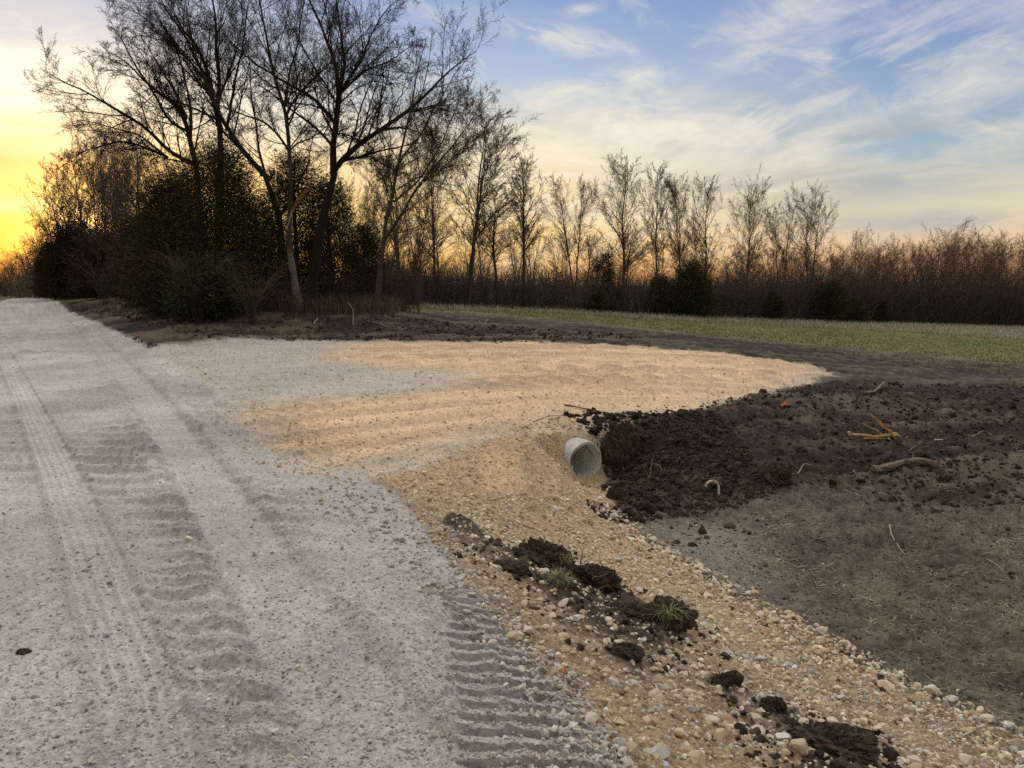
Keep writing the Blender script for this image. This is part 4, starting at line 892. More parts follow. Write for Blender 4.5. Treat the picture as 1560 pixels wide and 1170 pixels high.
# ------------------------------------------------------------------ thicket below the far row (one mass of brush)
def thicket(name, label, n, pxa, pxb, dya, dyb, toppy, col, kids=3, rad=.011, dYrow=rowY, seed=3):
    global rng
    rng = np.random.default_rng(seed)
    px = rng.uniform(pxa, pxb, n); Yd = np.interp(px, [a for a, _ in xs_d], [b for _, b in xs_d]) if dYrow is rowY else np.array([dYrow(p) for p in px])
    Yd = Yd + rng.uniform(dya, dyb, n); x = (px - 780) / F * Yd; z = H0(x, Yd)
    tp = np.interp(px, [a for a, _ in toppy], [b for _, b in toppy]); w = -(tp - 585) / F; zt = HC + Yd * (-SP + w * CP) / (CP + w * SP)
    h = np.clip((zt - z), .8, 8) * rng.uniform(.58, 1.16, n) * (1 + .3 * fbm(x, Yd, .35, 2, 8))
    N = 6; D = unit(np.stack([rng.normal(0, .22, n), rng.normal(0, .22, n), np.ones(n)], -1)); pts = [np.stack([x, Yd, z - .05], -1)]
    for k in range(N - 1): D = unit(D + rng.normal(0, .10, (n, 3))); pts.append(pts[-1] + D * (h / (N - 1))[:, None])
    P = np.stack(pts, 1); R = rng.lognormal(math.log(rad), .35, n)[:, None] * np.linspace(1, .35, N)[None]
    t = Tubes(); cc = np.array(col)[None] * (1 + rng.normal(0, .25, (n, 1))); t.add(P, R, 3, cc)
    P2, R2 = spawn(P, R, k=kids, t0=.15, t1=.95, ang=38, asd=14, lr=.38, N=5, wig=.17, up=.15, rr_=.6, rmin=.006, taper=.5); t.add(P2, R2, 3, np.repeat(cc, kids, 0))
    P3_, R3_ = spawn(P2, R2, k=2, t0=.2, t1=.95, ang=42, asd=14, lr=.5, N=4, wig=.17, up=.1, rr_=.6, rmin=.005, taper=.4); t.add(P3_, R3_, 3, np.repeat(cc, kids * 2, 0))
    o = t.build(name, M_twig); tag(o, label, 'brush', kind='stuff'); return o
thicket('brush_thicket', 'dense grey brown brush thicket along the far side of the meadow', 9000, 560, 1700, .5, 8, [(560, 394), (640, 398), (720, 404), (800, 412), (900, 416), (1000, 418), (1150, 414), (1300, 424), (1400, 424), (1560, 428), (1700, 430)], (.105, .087, .073), seed=3)
thicket('red_brush', 'reddish brown higher brush rising behind the grey thicket at the right', 4200, 1080, 1700, 8, 18, [(1080, 424), (1180, 412), (1250, 402), (1350, 400), (1450, 396), (1700, 396)], (.20, .13, .095), seed=4)
thicket('roadside_brush', 'brown brush in front of the cedars along the road ditch', 1900, 55, 300, -2, 5, [(55, 395), (100, 380), (150, 368), (200, 380), (260, 390), (300, 400)], (.13, .095, .07), kids=4, rad=.010, seed=6)
thicket('grove_brush', 'thin dead stems at the foot of the foreground grove', 900, 230, 640, 0, 6, [(230, 410), (330, 415), (450, 420), (560, 412), (640, 405)], (.075, .058, .042), kids=3, rad=.009, dYrow=lambda p: 29.5 if p < 500 else 31, seed=7)
thicket('distant_woods', 'far off woods closing the horizon behind the tree row', 5200, -250, 2000, 30, 75, [(-250, 418), (100, 415), (600, 408), (900, 416), (1200, 410), (1600, 414), (2000, 418)], (.12, .085, .068), rad=.03, seed=18)
thicket('hazy_brush', 'hazy brush at the far end of the road', 900, -120, 70, 8, 30, [(-120, 405), (0, 408), (40, 398), (70, 385)], (.10, .075, .05), rad=.02, seed=8)
rng = np.random.default_rng(6)
# arching shrubs hanging over the ditch in front of the cedars
def shrub(px, py, Yd, hpx, wpx, label, seed, n=26, col=(.115, .09, .06), group='arching bare shrubs below the cedars'):
    global rng
    rng = np.random.default_rng(seed); b = at_depth(px, py, Yd); b[2] = float(HF(b[0], b[1])[0]) - .03
    h = hpx / F * Yd; w = wpx / F * Yd / 2; e = empty('arching_shrub', tuple(b), label=label, cat='shrub', group=group)
    a = rng.uniform(0, 2 * PI, n); N = 9; t = np.linspace(0, 1, N)[None]; L = rng.uniform(.5, 1.1, n)[:, None]
    rad = w * L * t ** 1.2 * rng.uniform(.5, 1.2, n)[:, None]; zz_ = h * L * (1.5 * t - .62 * t ** 2.4)
    P = np.stack([np.cos(a)[:, None] * rad + rng.normal(0, .15, n)[:, None], np.sin(a)[:, None] * rad * .7, zz_], -1); P += np.cumsum(rng.normal(0, .025, P.shape), 1)
    R = np.full((n, 1), .011) * np.linspace(1, .4, N)[None]; s = Tubes(); s.add(P, R, 4, col, .25); s.build('stems', M_twig, e)
    c = Tubes(); crown(c, [(P, R)], [dict(k=7, t0=.2, t1=.97, ang=36, asd=12, lr=.30, N=6, wig=.12, up=.05, rr_=.6, K=3, taper=.5), dict(k=4, t0=.2, t1=.97, ang=38, asd=12, lr=.45, N=4, wig=.14, up=.05, rr_=.7, K=3, taper=.4)], col, .0045); c.build('twigs', M_twig, e)
shrub(300, 468, 27, 110, 150, 'wide arching bare shrub in front of the lower left flank of the cedars', 71, 34)
shrub(385, 474, 26.5, 95, 120, 'arching bare shrub just left of the pale scraped trunk', 72, 30)
shrub(245, 460, 31, 120, 120, 'arching bare shrub behind and right of the old posts', 73, 30)
shrub(440, 478, 28, 55, 70, 'short tangle of stems round the foot of the pale scraped trunk', 74, 22)
shrub(520, 478, 29.5, 70, 80, 'thin stems between the two trunks and the tan curved tree', 75, 16, col=(.08, .06, .045))
shrub(160, 455, 42, 80, 110, 'grey brown shrub left of the old posts beside the far ditch', 76, 30, col=(.10, .08, .06))
shrub(330, 330, 28.3, 1, 1, 'x', 77, 2) if False else None

# ------------------------------------------------------------------ culvert pipe
def culvert():
    b = (MX, MY, MZ); e = empty('culvert_pipe', (MX, MY, MZ - PR), -PAX, label='grey concrete coloured culvert pipe sticking out under the tan gravel driveway', cat='pipe')
    # local frame: +Y runs back along the pipe
    ro, ri, Lp = PR, PR - .046, 7.0; K = 64; a = np.arange(K) / K * 2 * PI
    rag = .010 * fbm(np.cos(a) * 3, np.sin(a) * 3, 1.5, 3, 3) ; chip = .018 * np.exp(-((a - 2.6) / .35) ** 2) + .02 * np.exp(-((a - 4.0) / .15) ** 2)
    rings = []; ysr = np.concatenate([[0.0], np.linspace(.02, 1.2, 50), [2, 4, Lp]])
    for i_, yy in enumerate(ysr):
        rib = .008 * math.sin(yy * 2 * PI / .095) if yy > .05 else 0
        r = ro + rib + .003 * fbm(np.cos(a) * 4 + yy * 5, np.sin(a) * 4, 1.5, 2, 6) - (.006 if i_ == 0 else 0)
        off = (rag + chip) * (1 - min(yy / .25, 1)) if i_ else rag + chip
        rings.append(np.stack([np.cos(a) * r, np.full(K, yy) + off, np.sin(a) * r + PR], -1))
    V = np.concatenate(rings); n = len(rings); I = np.arange(n - 1)[:, None] * K; J = np.arange(K)[None]; J2 = (J + 1) % K
    Fq = np.stack([I + J, I + J2, I + K + J2, I + K + J], -1).reshape(-1, 4)
    cn = 1 + .14 * fbm(V[:, 0] * 3 + V[:, 1] * 2, V[:, 2] * 3, 3, 4, 12); dirt = sst(.1, .6, fbm(V[:, 0] * 4, V[:, 2] * 4 + V[:, 1] * 3, 2, 3, 14))
    c = np.array([.56, .56, .53])[None] * cn[:, None]; c = c * (1 - .45 * dirt[:, None]) + np.array([.36, .27, .17])[None] * .45 * dirt[:, None]
    mesh_obj('outer_shell', V, Fq, M_pipe, c, parent=e, smooth=True)
    # lip: ring between outer and inner radius
    y0 = rag + chip; lip = np.concatenate([np.stack([np.cos(a) * (ro - .006), y0, np.sin(a) * (ro - .006) + PR], -1), np.stack([np.cos(a) * (ri + .006) , y0 - .003 + .006 * vnoise(np.cos(a) * 9, np.sin(a) * 9, 5), np.sin(a) * (ri + .006) + PR], -1), np.stack([np.cos(a) * ri, y0 + .012, np.sin(a) * ri + PR], -1)])
    J = np.arange(K); J2 = (J + 1) % K; Fl = np.concatenate([np.stack([J + k * K, J + (k + 1) * K, J2 + (k + 1) * K, J2 + k * K], -1) for k in range(2)])
    cl = np.array([.60, .59, .55])[None] * (1 + .3 * fbm(lip[:, 0] * 9, lip[:, 2] * 9, 3, 3, 4))[:, None]; k_ = (np.arctan2(lip[:, 2] - PR, lip[:, 0])); dk = np.exp(-((k_ - 2.9) / .6) ** 2) * .85; cl = cl * (1 - dk)[:, None] + np.array([.06, .05, .045])[None] * dk[:, None]
    mesh_obj('rim', lip, Fl, M_pipe, cl, parent=e, smooth=True)
    rings = []
    for yy in np.concatenate([[.008], np.linspace(.05, 1, 20), [2, 4, Lp]]):
        rings.append(np.stack([np.cos(a) * ri, np.full(K, yy) + (rag + chip) * (1 - min(yy / .25, 1)), np.sin(a) * ri + PR], -1))
    V = np.concatenate(rings); n = len(rings); I = np.arange(n - 1)[:, None] * K; J = np.arange(K)[None]; J2 = (J + 1) % K
    Fq = np.stack([I + J, I + K + J, I + K + J2, I + J2], -1).reshape(-1, 4)
    c = np.array([.74, .75, .66])[None] * (1 + .08 * fbm(V[:, 0] * 3, V[:, 2] * 3 + V[:, 1], 3, 3, 22))[:, None]
    mesh_obj('inner_wall', V, Fq, M_liner, c, parent=e, smooth=True)
M_liner = material('pipe_liner', .8, attr='Col', spec=.2)
M_pipe = material('weathered_concrete', .85, attr='Col', speck=.05, sscale=50, bump=.002, bscale=60, spec=.2)
culvert()
def at_pipe(n, p0, p1, q0, q1):
    p = rng.uniform(p0, p1, n); q = rng.uniform(q0, q1, n); return np.stack([MX + AP[0] * p + AX[0] * q, MY + AP[1] * p + AX[1] * q], -1)
q = np.concatenate([at_pipe(260, -.85, -.22, -.6, .6), at_pipe(90, -.25, .30, .30, .65), at_pipe(70, -.25, .15, -.7, -.15)]); s_ = rng.lognormal(math.log(.014), .4, len(q))
P = np.stack([q[:, 0], q[:, 1], HF(q[:, 0], q[:, 1]) + s_ * .15], -1); c_ = stone_cols(len(q), TANS, .28)
tag(scatter('culvert_backfill', P, s_, MIDS, c_, M_stone), 'tan stones packed round the buried side of the culvert', 'gravel')
q = at_pipe(260, .27, .75, -.45, .7); s_ = rng.lognormal(math.log(.022), .5, len(q)); P = np.stack([q[:, 0], q[:, 1], HF(q[:, 0], q[:, 1])], -1)
tag(scatter('culvert_clods', P, s_, CL2, jit(len(q), (.05, .037, .028), .3), M_soil), 'black soil clods fallen against the right side of the culvert mouth', 'soil')

# ------------------------------------------------------------------ wood, roots, sticks
def lying(name, label, cat, paths, cols, K=6, mat=M_wood, lift=.01, smooth=False, group=None):
    """paths: list of ([(px,py,lift)...], r0, r1) traced on the ground; the object sits at the first point"""
    x0, y0 = g(*paths[0][0][0][:2]); z0 = float(HF(x0, y0)[0]); t = Tubes()
    for (pts, r0, r1), c in zip(paths, cols):
        W_ = []
        for p in pts:
            if len(p) > 3: xx, yy = g(*p[3:5]); zz_ = at_depth(p[0], p[1], yy); W_.append((zz_[0] - x0, yy - y0, zz_[2] - z0))
            else: xx, yy = g(p[0], p[1]); W_.append((xx - x0, yy - y0, float(HF(xx, yy)[0]) + p[2] - z0))
        P = smooth_path(W_, 12, r0 * .25); t.add(P, np.linspace(r0, r1, 12) * (1 + .12 * rng.normal(size=12)), K, c, .08, .08)
        # close the ends with a short taper
        t.add(np.stack([P[0], P[0] - (P[1] - P[0]) * .12]), [r0, r0 * .1], K, c, .0); t.add(np.stack([P[-1], P[-1] + (P[-1] - P[-2]) * .2]), [r1, r1 * .1], K, c, .0)
    o = t.build(name, mat, smooth=smooth); o.location = (x0, y0, z0); return tag(o, label, cat, group)
def up_(px, py, gx, gy): return (px, py, 0, gx, gy)
OR = (.47, .29, .14)
lying('broken_branch', 'bright orange split branch with upright splinters lying on the black soil', 'branch',
      [([(1293, 667, .03), (1320, 670, .02), (1345, 668, .03), (1368, 668, .03)], .028, .022), ([(1366, 668, .03), up_(1350, 655, 1366, 668), up_(1335, 642, 1366, 670), up_(1324, 629, 1366, 671)], .030, .008),
       ([(1345, 667, .02), up_(1333, 654, 1345, 669), up_(1314, 646, 1345, 671)], .018, .007), ([(1292, 664, .05), up_(1296, 660, 1295, 668)], .02, .012), ([(1315, 673, .02), (1335, 672, .02), (1352, 674, .02)], .010, .004),
       ([(1365, 670, .02), up_(1345, 645, 1366, 671), up_(1330, 635, 1366, 671)], .014, .008), ([(1352, 668, .02), (1358, 676, .0)], .01, .004)], [OR, OR, OR, OR, (.5, .28, .1), (.55, .3, .1), OR], 5)
lying('log', 'weathered brown log with a knobby upturned end at the edge of the black soil', 'log',
      [([(1328, 729, .02), (1352, 727, .04), (1385, 724, .05), (1418, 720, .04)], .055, .04), ([(1416, 720, .05), up_(1424, 712, 1418, 722), up_(1428, 707, 1420, 722)], .045, .05), ([(1330, 716, .02), (1350, 718, .02), (1372, 722, .03)], .014, .02)], [(.15, .115, .08), (.22, .17, .12), (.12, .09, .06)], 9)
lying('curved_root', 'pale looped root standing as a half ring at the ditch edge', 'root',
      [([(1078, 752, 0), up_(1074, 742, 1082, 752), up_(1077, 735, 1083, 752), up_(1086, 731, 1085, 752), up_(1095, 736, 1090, 752), up_(1096, 743, 1093, 752), (1093, 753, 0)], .013, .012), ([up_(1086, 731, 1085, 752), up_(1100, 737, 1100, 750)], .008, .006)], [(.58, .45, .34), (.4, .3, .22)], 6)
lying('bank_root', 'thick brown root hanging down the soil bank beside the culvert mouth', 'root',
      [([(926, 683, .03), (936, 697, .04), (944, 710, .04), (950, 722, .02)], .016, .010)], [(.22, .14, .09)], 6)
lying('forked_root', 'light brown forked roots standing out of the clods right of the culvert', 'root',
      [([(989, 733, 0), up_(992, 715, 989, 733), up_(994, 698, 989, 733)], .012, .005), ([(989, 733, 0), up_(1002, 726, 995, 733), up_(1020, 717, 1005, 733)], .009, .004), ([up_(994, 706, 989, 733), up_(1004, 708, 995, 733), up_(1009, 718, 1000, 733)], .006, .003), ([(988, 732, 0), up_(984, 718, 985, 732), up_(981, 713, 985, 732)], .006, .003)], [(.30, .21, .14)] * 4, 5)
lying('bent_branch', 'grey brown bent branch lying on the far part of the black soil', 'branch', [([(1318, 604, .02), (1330, 602, .05), (1338, 598, .08), (1344, 592, .1)], .03, .02)], [(.20, .15, .10)], 6)
lying('wood_chip', 'short white wood splinter on the black soil right of the orange branch', 'wood', [([(1423, 676, .02), (1430, 675, .025), (1436, 674, .02)], .012, .008)], [(.72, .62, .48)], 5)
lying('orange_scrap', 'small bright orange scrap lying on the black soil near the driveway', 'debris', [([(1190, 620, .03), (1197, 620, .04), (1202, 621, .03)], .028, .022), ([(1193, 619, .05), (1199, 619, .06)], .02, .02)], [(.55, .16, .06)] * 2, 6)
lying('reddish_roots', 'tangle of thin reddish roots on the black soil below the driveway tip', 'root', [([(1090, 632, .02), (1110, 628, .04), (1135, 622, .02)], .009, .005), ([(1110, 612, .02), (1122, 620, .05), (1140, 616, .02)], .008, .004), ([(1150, 620, .02), (1175, 612, .05), (1190, 614, .02)], .007, .004)], [(.20, .10, .055)] * 3, 4)
stickspec = [((1283, 745), (1298, 750), (1315, 757), .007, (.32, .26, .19), 'straight grey stick on the ditch floor below the log'),
 ((1355, 800), (1357, 812), (1362, 822), .008, (.42, .35, .26), 'pale bent stick standing off the bare ditch soil'),
 ((1366, 828), (1372, 840), (1378, 848), .006, (.30, .25, .18), 'thin stick below the pale bent stick'),
 ((1240, 820), (1262, 819), (1284, 818), .005, (.28, .23, .16), 'thin horizontal stick in the middle of the ditch floor'),
 ((1405, 675), (1385, 690), (1378, 698), .006, (.26, .19, .13), 'thin curved twig between the orange branch and the log'),
 ((1215, 724), (1225, 715), (1236, 711), .008, (.34, .27, .19), 'short pale stick on the black soil left of the log'),
 ((1300, 700), (1301, 715), (1303, 728), .008, (.26, .21, .14), 'upright looking grey twig just left of the log'),
 ((1505, 850), (1517, 862), (1528, 872), .006, (.32, .27, .2), 'stick in the dry grass at the right side of the ditch'),
 ((1175, 732), (1190, 722), (1200, 716), .006, (.24, .18, .12), 'brown twig on the clods between looped root and log'),
 ((1480, 665), (1500, 660), (1512, 663), .010, (.34, .22, .13), 'reddish brown stick right of the white splinter'),
 ((1440, 724), (1452, 722), (1462, 726), .008, (.30, .24, .18), 'pale twig just right of the knobby log end'),
 ((690, 494), (706, 491), (718, 496), .02, (.34, .26, .19), 'pale stick on the dark strip right of the tan curved tree'),
 ((560, 490), (580, 495), (590, 500), .02, (.30, .22, .16), 'thin pale branch on the dark strip below the tan curved tree'),
 ((478, 494), (481, 490), (484, 486), .03, (.42, .33, .24), 'short pale splinter on the dark strip below the largest tree'),
 ((428, 488), (448, 498), (478, 512), .013, (.24, .18, .13), 'long thin branch slanting over the dark strip behind the driveway'),
 ((730, 490), (737, 496), (744, 488), .015, (.32, .25, .18), 'small forked pale stick on the far dark strip'),
 ((860, 618), (905, 626), (955, 640), .010, (.10, .075, .05), 'dark thin root lying over the tan gravel above the culvert'),
 ((812, 645), (835, 636), (870, 634), .005, (.14, .10, .07), 'faint thin twig on the driveway gravel above the culvert')]
for a, b_, c_, r, col_, lab in stickspec:
    lying('stick', lab, 'stick', [([(*a, .01), (*b_, .02), (*c_, .012)], r, r * .6)], [col_], 5)
# broken sapling standing in the soil
sx, sy = g(538, 495)
t = Tubes(); W_ = [np.array(at_depth(a, b_, sy)) for a, b_ in ((538, 497), (538, 485), (539, 473), (536, 468), (530, 461))]; b0 = W_[0].copy(); b0[2] = float(HF(sx, sy)[0])
t.add(smooth_path(np.array(W_) - b0, 10), np.linspace(.03, .012, 10), 6, (.42, .32, .24), 0, .1)
tag(t.build('broken_sapling', M_wood), 'pale broken sapling stub bent at the top on the dark strip', 'sapling').location = tuple(b0)
# survey stake with orange paint
sx, sy = g(856, 1040); b0 = np.array([sx, sy, float(HF(sx, sy)[0]) - .02]); tp = at_depth(861, 1016, sy) - b0
t = Tubes(); t.add(np.stack([np.zeros(3), tp * .35, tp * .8, tp]), [.006, .006, .007, .005], 4, (.55, .36, .24), 0)
t.add(np.stack([tp * .7, tp * 1.02]), [.0085, .0075], 4, (.80, .33, .14), 0)
tag(t.build('survey_stake', M_wood), 'small wooden stake with orange painted tip by the lug tracks', 'stake').location = tuple(b0)
# old posts
def post(px, bpy_, top, Yd, wid, label, lean=0, col=(.30, .26, .21)):
    b = at_depth(px, bpy_, Yd); b[2] = float(HF(b[0], b[1])[0]) - .1; tpp = at_depth(px + lean, top, Yd) - b; t = Tubes(); r = wid / F * Yd / 2
    P = smooth_path([np.zeros(3), tpp * .5, tpp], 8, .01); t.add(P, np.linspace(r * 1.05, r * .9, 8), 9, col, 0, .06); t.add(np.stack([P[-1], P[-1] + [0, 0, r * .3]]), [r * .9, r * .15], 9, col, 0)
    o = t.build('wooden_post', M_wood, smooth=False); o.location = tuple(b); tag(o, label, 'post', 'old wooden fence posts by the far ditch')
post(197, 450, 434, 41, 4.5, 'short pale broken off fence post left of the taller thin one', -1.5)
post(205, 451, 424, 41.5, 3.2, 'taller thin grey fence post right of the pale broken one', .5, (.16, .13, .10))
# tall weed stalks out in the meadow
for px, py, top, lean, lab in ((976, 486, 469, -4, 'dry weed stalk leaning left in the meadow below the broad oval tree'), (985, 488, 472, 3, 'dry weed stalk leaning right beside its twin in the meadow'), (1017, 489, 474, 2, 'short dry weed stalk in the meadow left of the conical cedar'),
                          (1199, 497, 486, -5, 'dark leaning weed stalk in the meadow right of centre'), (988, 530, 510, 2, 'dark bent stalk growing at the back edge of the driveway'), (1082, 490, 478, -3, 'thin stalk in the meadow under the round topped cedar')):
    x, y = g(px, py); b0 = np.array([x, y, float(HF(x, y)[0]) - .02]); tp = at_depth(px + lean, top, y) - b0; t = Tubes(); P = smooth_path([np.zeros(3), tp * .5 + [0.02, 0, 0.03], tp], 7); t.add(P, np.linspace(.018, .007, 7), 4, (.30, .25, .18) if 'dark' not in lab else (.08, .06, .05), 0)
    P2, R2 = spawn(P[None], np.linspace(.018, .007, 7)[None], k=3, t0=.4, t1=.9, ang=30, asd=8, lr=.3, N=4, rmin=.006); t.add(P2, R2, 3, (.28, .24, .17)); o = t.build('weed_stalk', M_twig); o.location = tuple(b0); tag(o, lab, 'weed', 'single stalks standing in the meadow')

# ------------------------------------------------------------------ sod clumps with grass
def sod(px, py, wpx, hpx, label, seed, tufts=(), roots=6, squash=1., strands=160):
    global rng
    rng = np.random.default_rng(seed); x, y = g(px, py); z = float(HF(x, y)[0]); d = math.hypot(x, y, z - HC); s = wpx / F * d / 2; hz = hpx * 1.35 / F * d
    e = empty('sod_clump', (x, y, z), label=label, cat='soil clump'); v, f = ico(4); o = rng.uniform(0, 40, 2)
    n1 = fbm(v[:, 0] + o[0] + v[:, 2], v[:, 1] + o[1] - v[:, 2] * .7, 1.4, 5, seed, .62); b1 = np.abs(fbm(v[:, 0] * 2 + v[:, 2] * 1.3, v[:, 1] * 2 - v[:, 2], 2.8, 3, seed + 3, .6))
    n9 = fbm(v[:, 0] * 3 + v[:, 2], v[:, 1] * 3 - v[:, 2] * 2, 3.0, 4, seed + 9, .7); v = v * (1 + .55 * n1 + .3 * b1 + .28 * n9)[:, None] * np.array([s, s * .7 * squash, hz * .62]); v[:, 2] += hz * .10
    mesh_obj('soil_mound', v, f, M_soil, jit(len(v), (.072, .053, .039), .28), parent=e)
    n = strands; zz_ = rng.integers(0, len(v), n); P = v[zz_] + unit(v[zz_]) * .004; P[:, 2] = np.maximum(P[:, 2], .01)
    blades(P, rng.uniform(.02, .07, n), np.full(n, .0018), rng.uniform(.6, 1.3, n), mixc(n, (.14, .11, .07), (.05, .04, .03), .5), 'root_hairs', parent=e, seg=3, flop=.9)
    t = Tubes()
    for _ in range(roots):
        k = rng.integers(0, len(v)); p0 = v[k].copy(); p0[2] = max(p0[2], .02); dr = unit(rng.normal(size=3) * [1, 1, .5] + [0, 0, .1]); q_ = [p0]
        for _ in range(5): dr = unit(dr + rng.normal(0, .4, 3) + [0, 0, -.12]); q_.append(q_[-1] + dr * s * .22)
        t = Tubes(); t.add(smooth_path(q_, 10), np.linspace(.0045, .0015, 10), 4, (.16, .12, .08), .2); t.build('root', M_wood, e)
    for dx, dz, n, L, Wd, A, B, p in tufts:
        dx = dx / F * d; dz = dz / F * d; c = np.array([dx, -s * .35, dz]); P = c + rng.normal(0, 1, (n, 3)) * [s * .16, s * .12, .008]
        blades(P, rng.uniform(.35, 1.1, n) * L, np.full(n, Wd), np.abs(rng.normal(.6, .3, n)).clip(.05, 1.15), mixc(n, A, B, p), 'grass_tuft', parent=e, seg=5, flop=.45)
GG = (.19, .25, .075); GY = (.40, .36, .20); GD = (.20, .20, .11)
sod(826, 868, 84, 36, 'upper mound of black sod with hairy roots on the rubble', 401, [(34, 12, 90, .12, .0035, GG, GY, .5), (20, 2, 60, .16, .002, (.16, .12, .08), GY, .4)], 9, .8, 260)
sod(770, 868, 60, 14, 'low smear of dark dirt left of the upper sod mound', 402, [], 4, .8, 120)
sod(905, 898, 74, 30, 'middle black sod clump with roots, right of the pale green tuft', 403, [], 9, .8, 240)
sod(852, 905, 44, 16, 'sod clump carrying the pale grey green grass tuft', 404, [(0, 8, 200, .16, .004, GD, GY, .45), (-8, 2, 120, .22, .0024, GY, (.16, .12, .08), .5), (12, 5, 60, .12, .003, GG, GY, .4)], 4, .8, 140)
sod(1010, 955, 70, 30, 'sod clump with the brightest green grass tuft at the right', 405, [(4, 14, 190, .19, .0045, GG, GY, .35), (14, 12, 90, .12, .004, GG, GY, .3), (-12, 2, 110, .20, .0024, GY, (.16, .12, .08), .5), (18, 0, 60, .16, .0024, (.16, .12, .08), GY, .4)], 7, .8, 240)
sod(958, 945, 60, 16, 'flat dark sod between the two grassy clumps', 406, [], 8, .8, 300)
sod(955, 1005, 40, 14, 'small black dirt lump below the flat dark sod', 407, [], 2, .8, 60)
sod(1108, 1050, 36, 18, 'round black dirt lump in the middle of the lower rubble', 408, [], 2, .8, 80)
sod(1262, 1150, 100, 26, 'wide black dirt lump at the bottom edge of the picture', 409, [], 6, .7, 200)
sod(1176, 1088, 30, 16, 'small black dirt lump above the large pale grey rock', 410, [], 2, .8, 60)
sod(938, 762, 24, 16, 'single black clod sitting at the foot of the culvert mouth', 411, [], 0, .8, 20)
sod(948, 700, 52, 52, 'big dark clod of bank soil leaning beside the culvert mouth', 412, [], 4, .8, 60)
sod(1180, 738, 44, 20, 'rounded dark clod at the lower edge of the black soil', 413, [], 2, .8, 60)
sod(36, 995, 16, 5, 'small dark lump of dirt on the left part of the road', 414, [], 0, .8, 10)
rng = np.random.default_rng(12)

# ------------------------------------------------------------------ sky
w = bpy.data.worlds.new('World'); sc.world = w; w.use_nodes = True; nt = w.node_tree; N = nt.nodes; L = nt.links
bg = N['Background']; 
SUN_AZ = math.degrees(math.atan((148 - 780) / F)); SUN_EL = 3.3
def math_(op, a, b=None, c=None, clamp=False):
    n = N.new('ShaderNodeMath'); n.operation = op; n.use_clamp = clamp
    for k, v in enumerate((a, b, c)):
        if v is None: continue
        if isinstance(v, (int, float)): n.inputs[k].default_value = v
        else: L.new(v, n.inputs[k])
    return n.outputs[0]
def mixrgb(f, a, b, typ='MIX'):
    n = N.new('ShaderNodeMix'); n.data_type = 'RGBA'; n.blend_type = typ
    for s, v in ((n.inputs[0], f), (n.inputs[6], a), (n.inputs[7], b)):
        if isinstance(v, (int, float)): s.default_value = v
        elif isinstance(v, tuple): s.default_value = (*v, 1)
        else: L.new(v, s)
    return n.outputs[2]
def ramp(f, stops, interp='EASE'):
    n = N.new('ShaderNodeValToRGB'); cr = n.color_ramp; cr.interpolation = interp
    while len(cr.elements) < len(stops): cr.elements.new(.5)
    for e_, (p, c) in zip(cr.elements, stops): e_.position = p; e_.color = (*c, 1)
    L.new(f, n.inputs[0]); return n.outputs[0]
def srgb(r, g_, b): return tuple(((v / 255 + .055) / 1.055) ** 2.4 if v > 10 else v / 3294 for v in (r, g_, b))
tc = N.new('ShaderNodeTexCoord'); sp = N.new('ShaderNodeSeparateXYZ'); L.new(tc.outputs['Generated'], sp.inputs[0]); x, y, z = sp.outputs
ys = math_('MAXIMUM', y, .12); U = math_('DIVIDE', x, ys); Vv = math_('DIVIDE', z, ys)
el = math_('ARCSINE', z); elf = math_('MULTIPLY', el, 1 / math.radians(45), clamp=False); elf = math_('MAXIMUM', elf, 0.0); elf0 = elf
az_n = math_('ARCTAN2', x, y)
def noise(vec, scale, detail=6, rough=.6, dist=0.):
    n = N.new('ShaderNodeTexNoise'); n.inputs['Scale'].default_value = scale; n.inputs['Detail'].default_value = detail; n.inputs['Roughness'].default_value = rough; n.inputs['Distortion'].default_value = dist; L.new(vec, n.inputs['Vector']); return n.outputs[0]
def comb(a, b, c=0.):
    n = N.new('ShaderNodeCombineXYZ')
    for k, v in enumerate((a, b, c)):
        if isinstance(v, (int, float)): n.inputs[k].default_value = v
        else: L.new(v, n.inputs[k])
    return n.outputs[0]
base_uv = comb(U, Vv)
wn = noise(comb(math_('MULTIPLY', U, 1.), math_('MULTIPLY', Vv, 2.)), 3.5, 4, .5)
wv = math_('MULTIPLY', math_('SUBTRACT', wn, .5), .07)
U1 = math_('ADD', U, wv); V1 = math_('ADD', Vv, math_('MULTIPLY', wv, .8))
def dirvec(px, py): d = ray(px, py); return d[0] / d[1], d[2] / d[1]
def rot_noise(angle, sx_, sy_, detail=7, rough=.62, dist=.3, off=0.):
    ca, sa = math.cos(angle), math.sin(angle)
    a = math_('ADD', math_('MULTIPLY', U1, ca), math_('MULTIPLY', V1, sa)); b = math_('SUBTRACT', math_('MULTIPLY', V1, ca), math_('MULTIPLY', U1, sa))
    return noise(comb(math_('MULTIPLY', a, sx_), math_('MULTIPLY', b, sy_), off), 1., detail, rough, dist)
n_right = rot_noise(math.radians(24), 3.2, 15, off=3.)      # streaks climbing to the right
n_flat = rot_noise(math.radians(5), 3.0, 26, off=7.)        # level bars
n_wisp = rot_noise(math.radians(-18), 8, 20, rough=.68, dist=.9, off=11.)
elf = math_('MAXIMUM', math_('ADD', elf0, math_('MULTIPLY', math_('SUBTRACT', rot_noise(math.radians(-3), 2.6, 38, detail=6, rough=.6, dist=.5, off=41.), .5), .085)), 0.0)
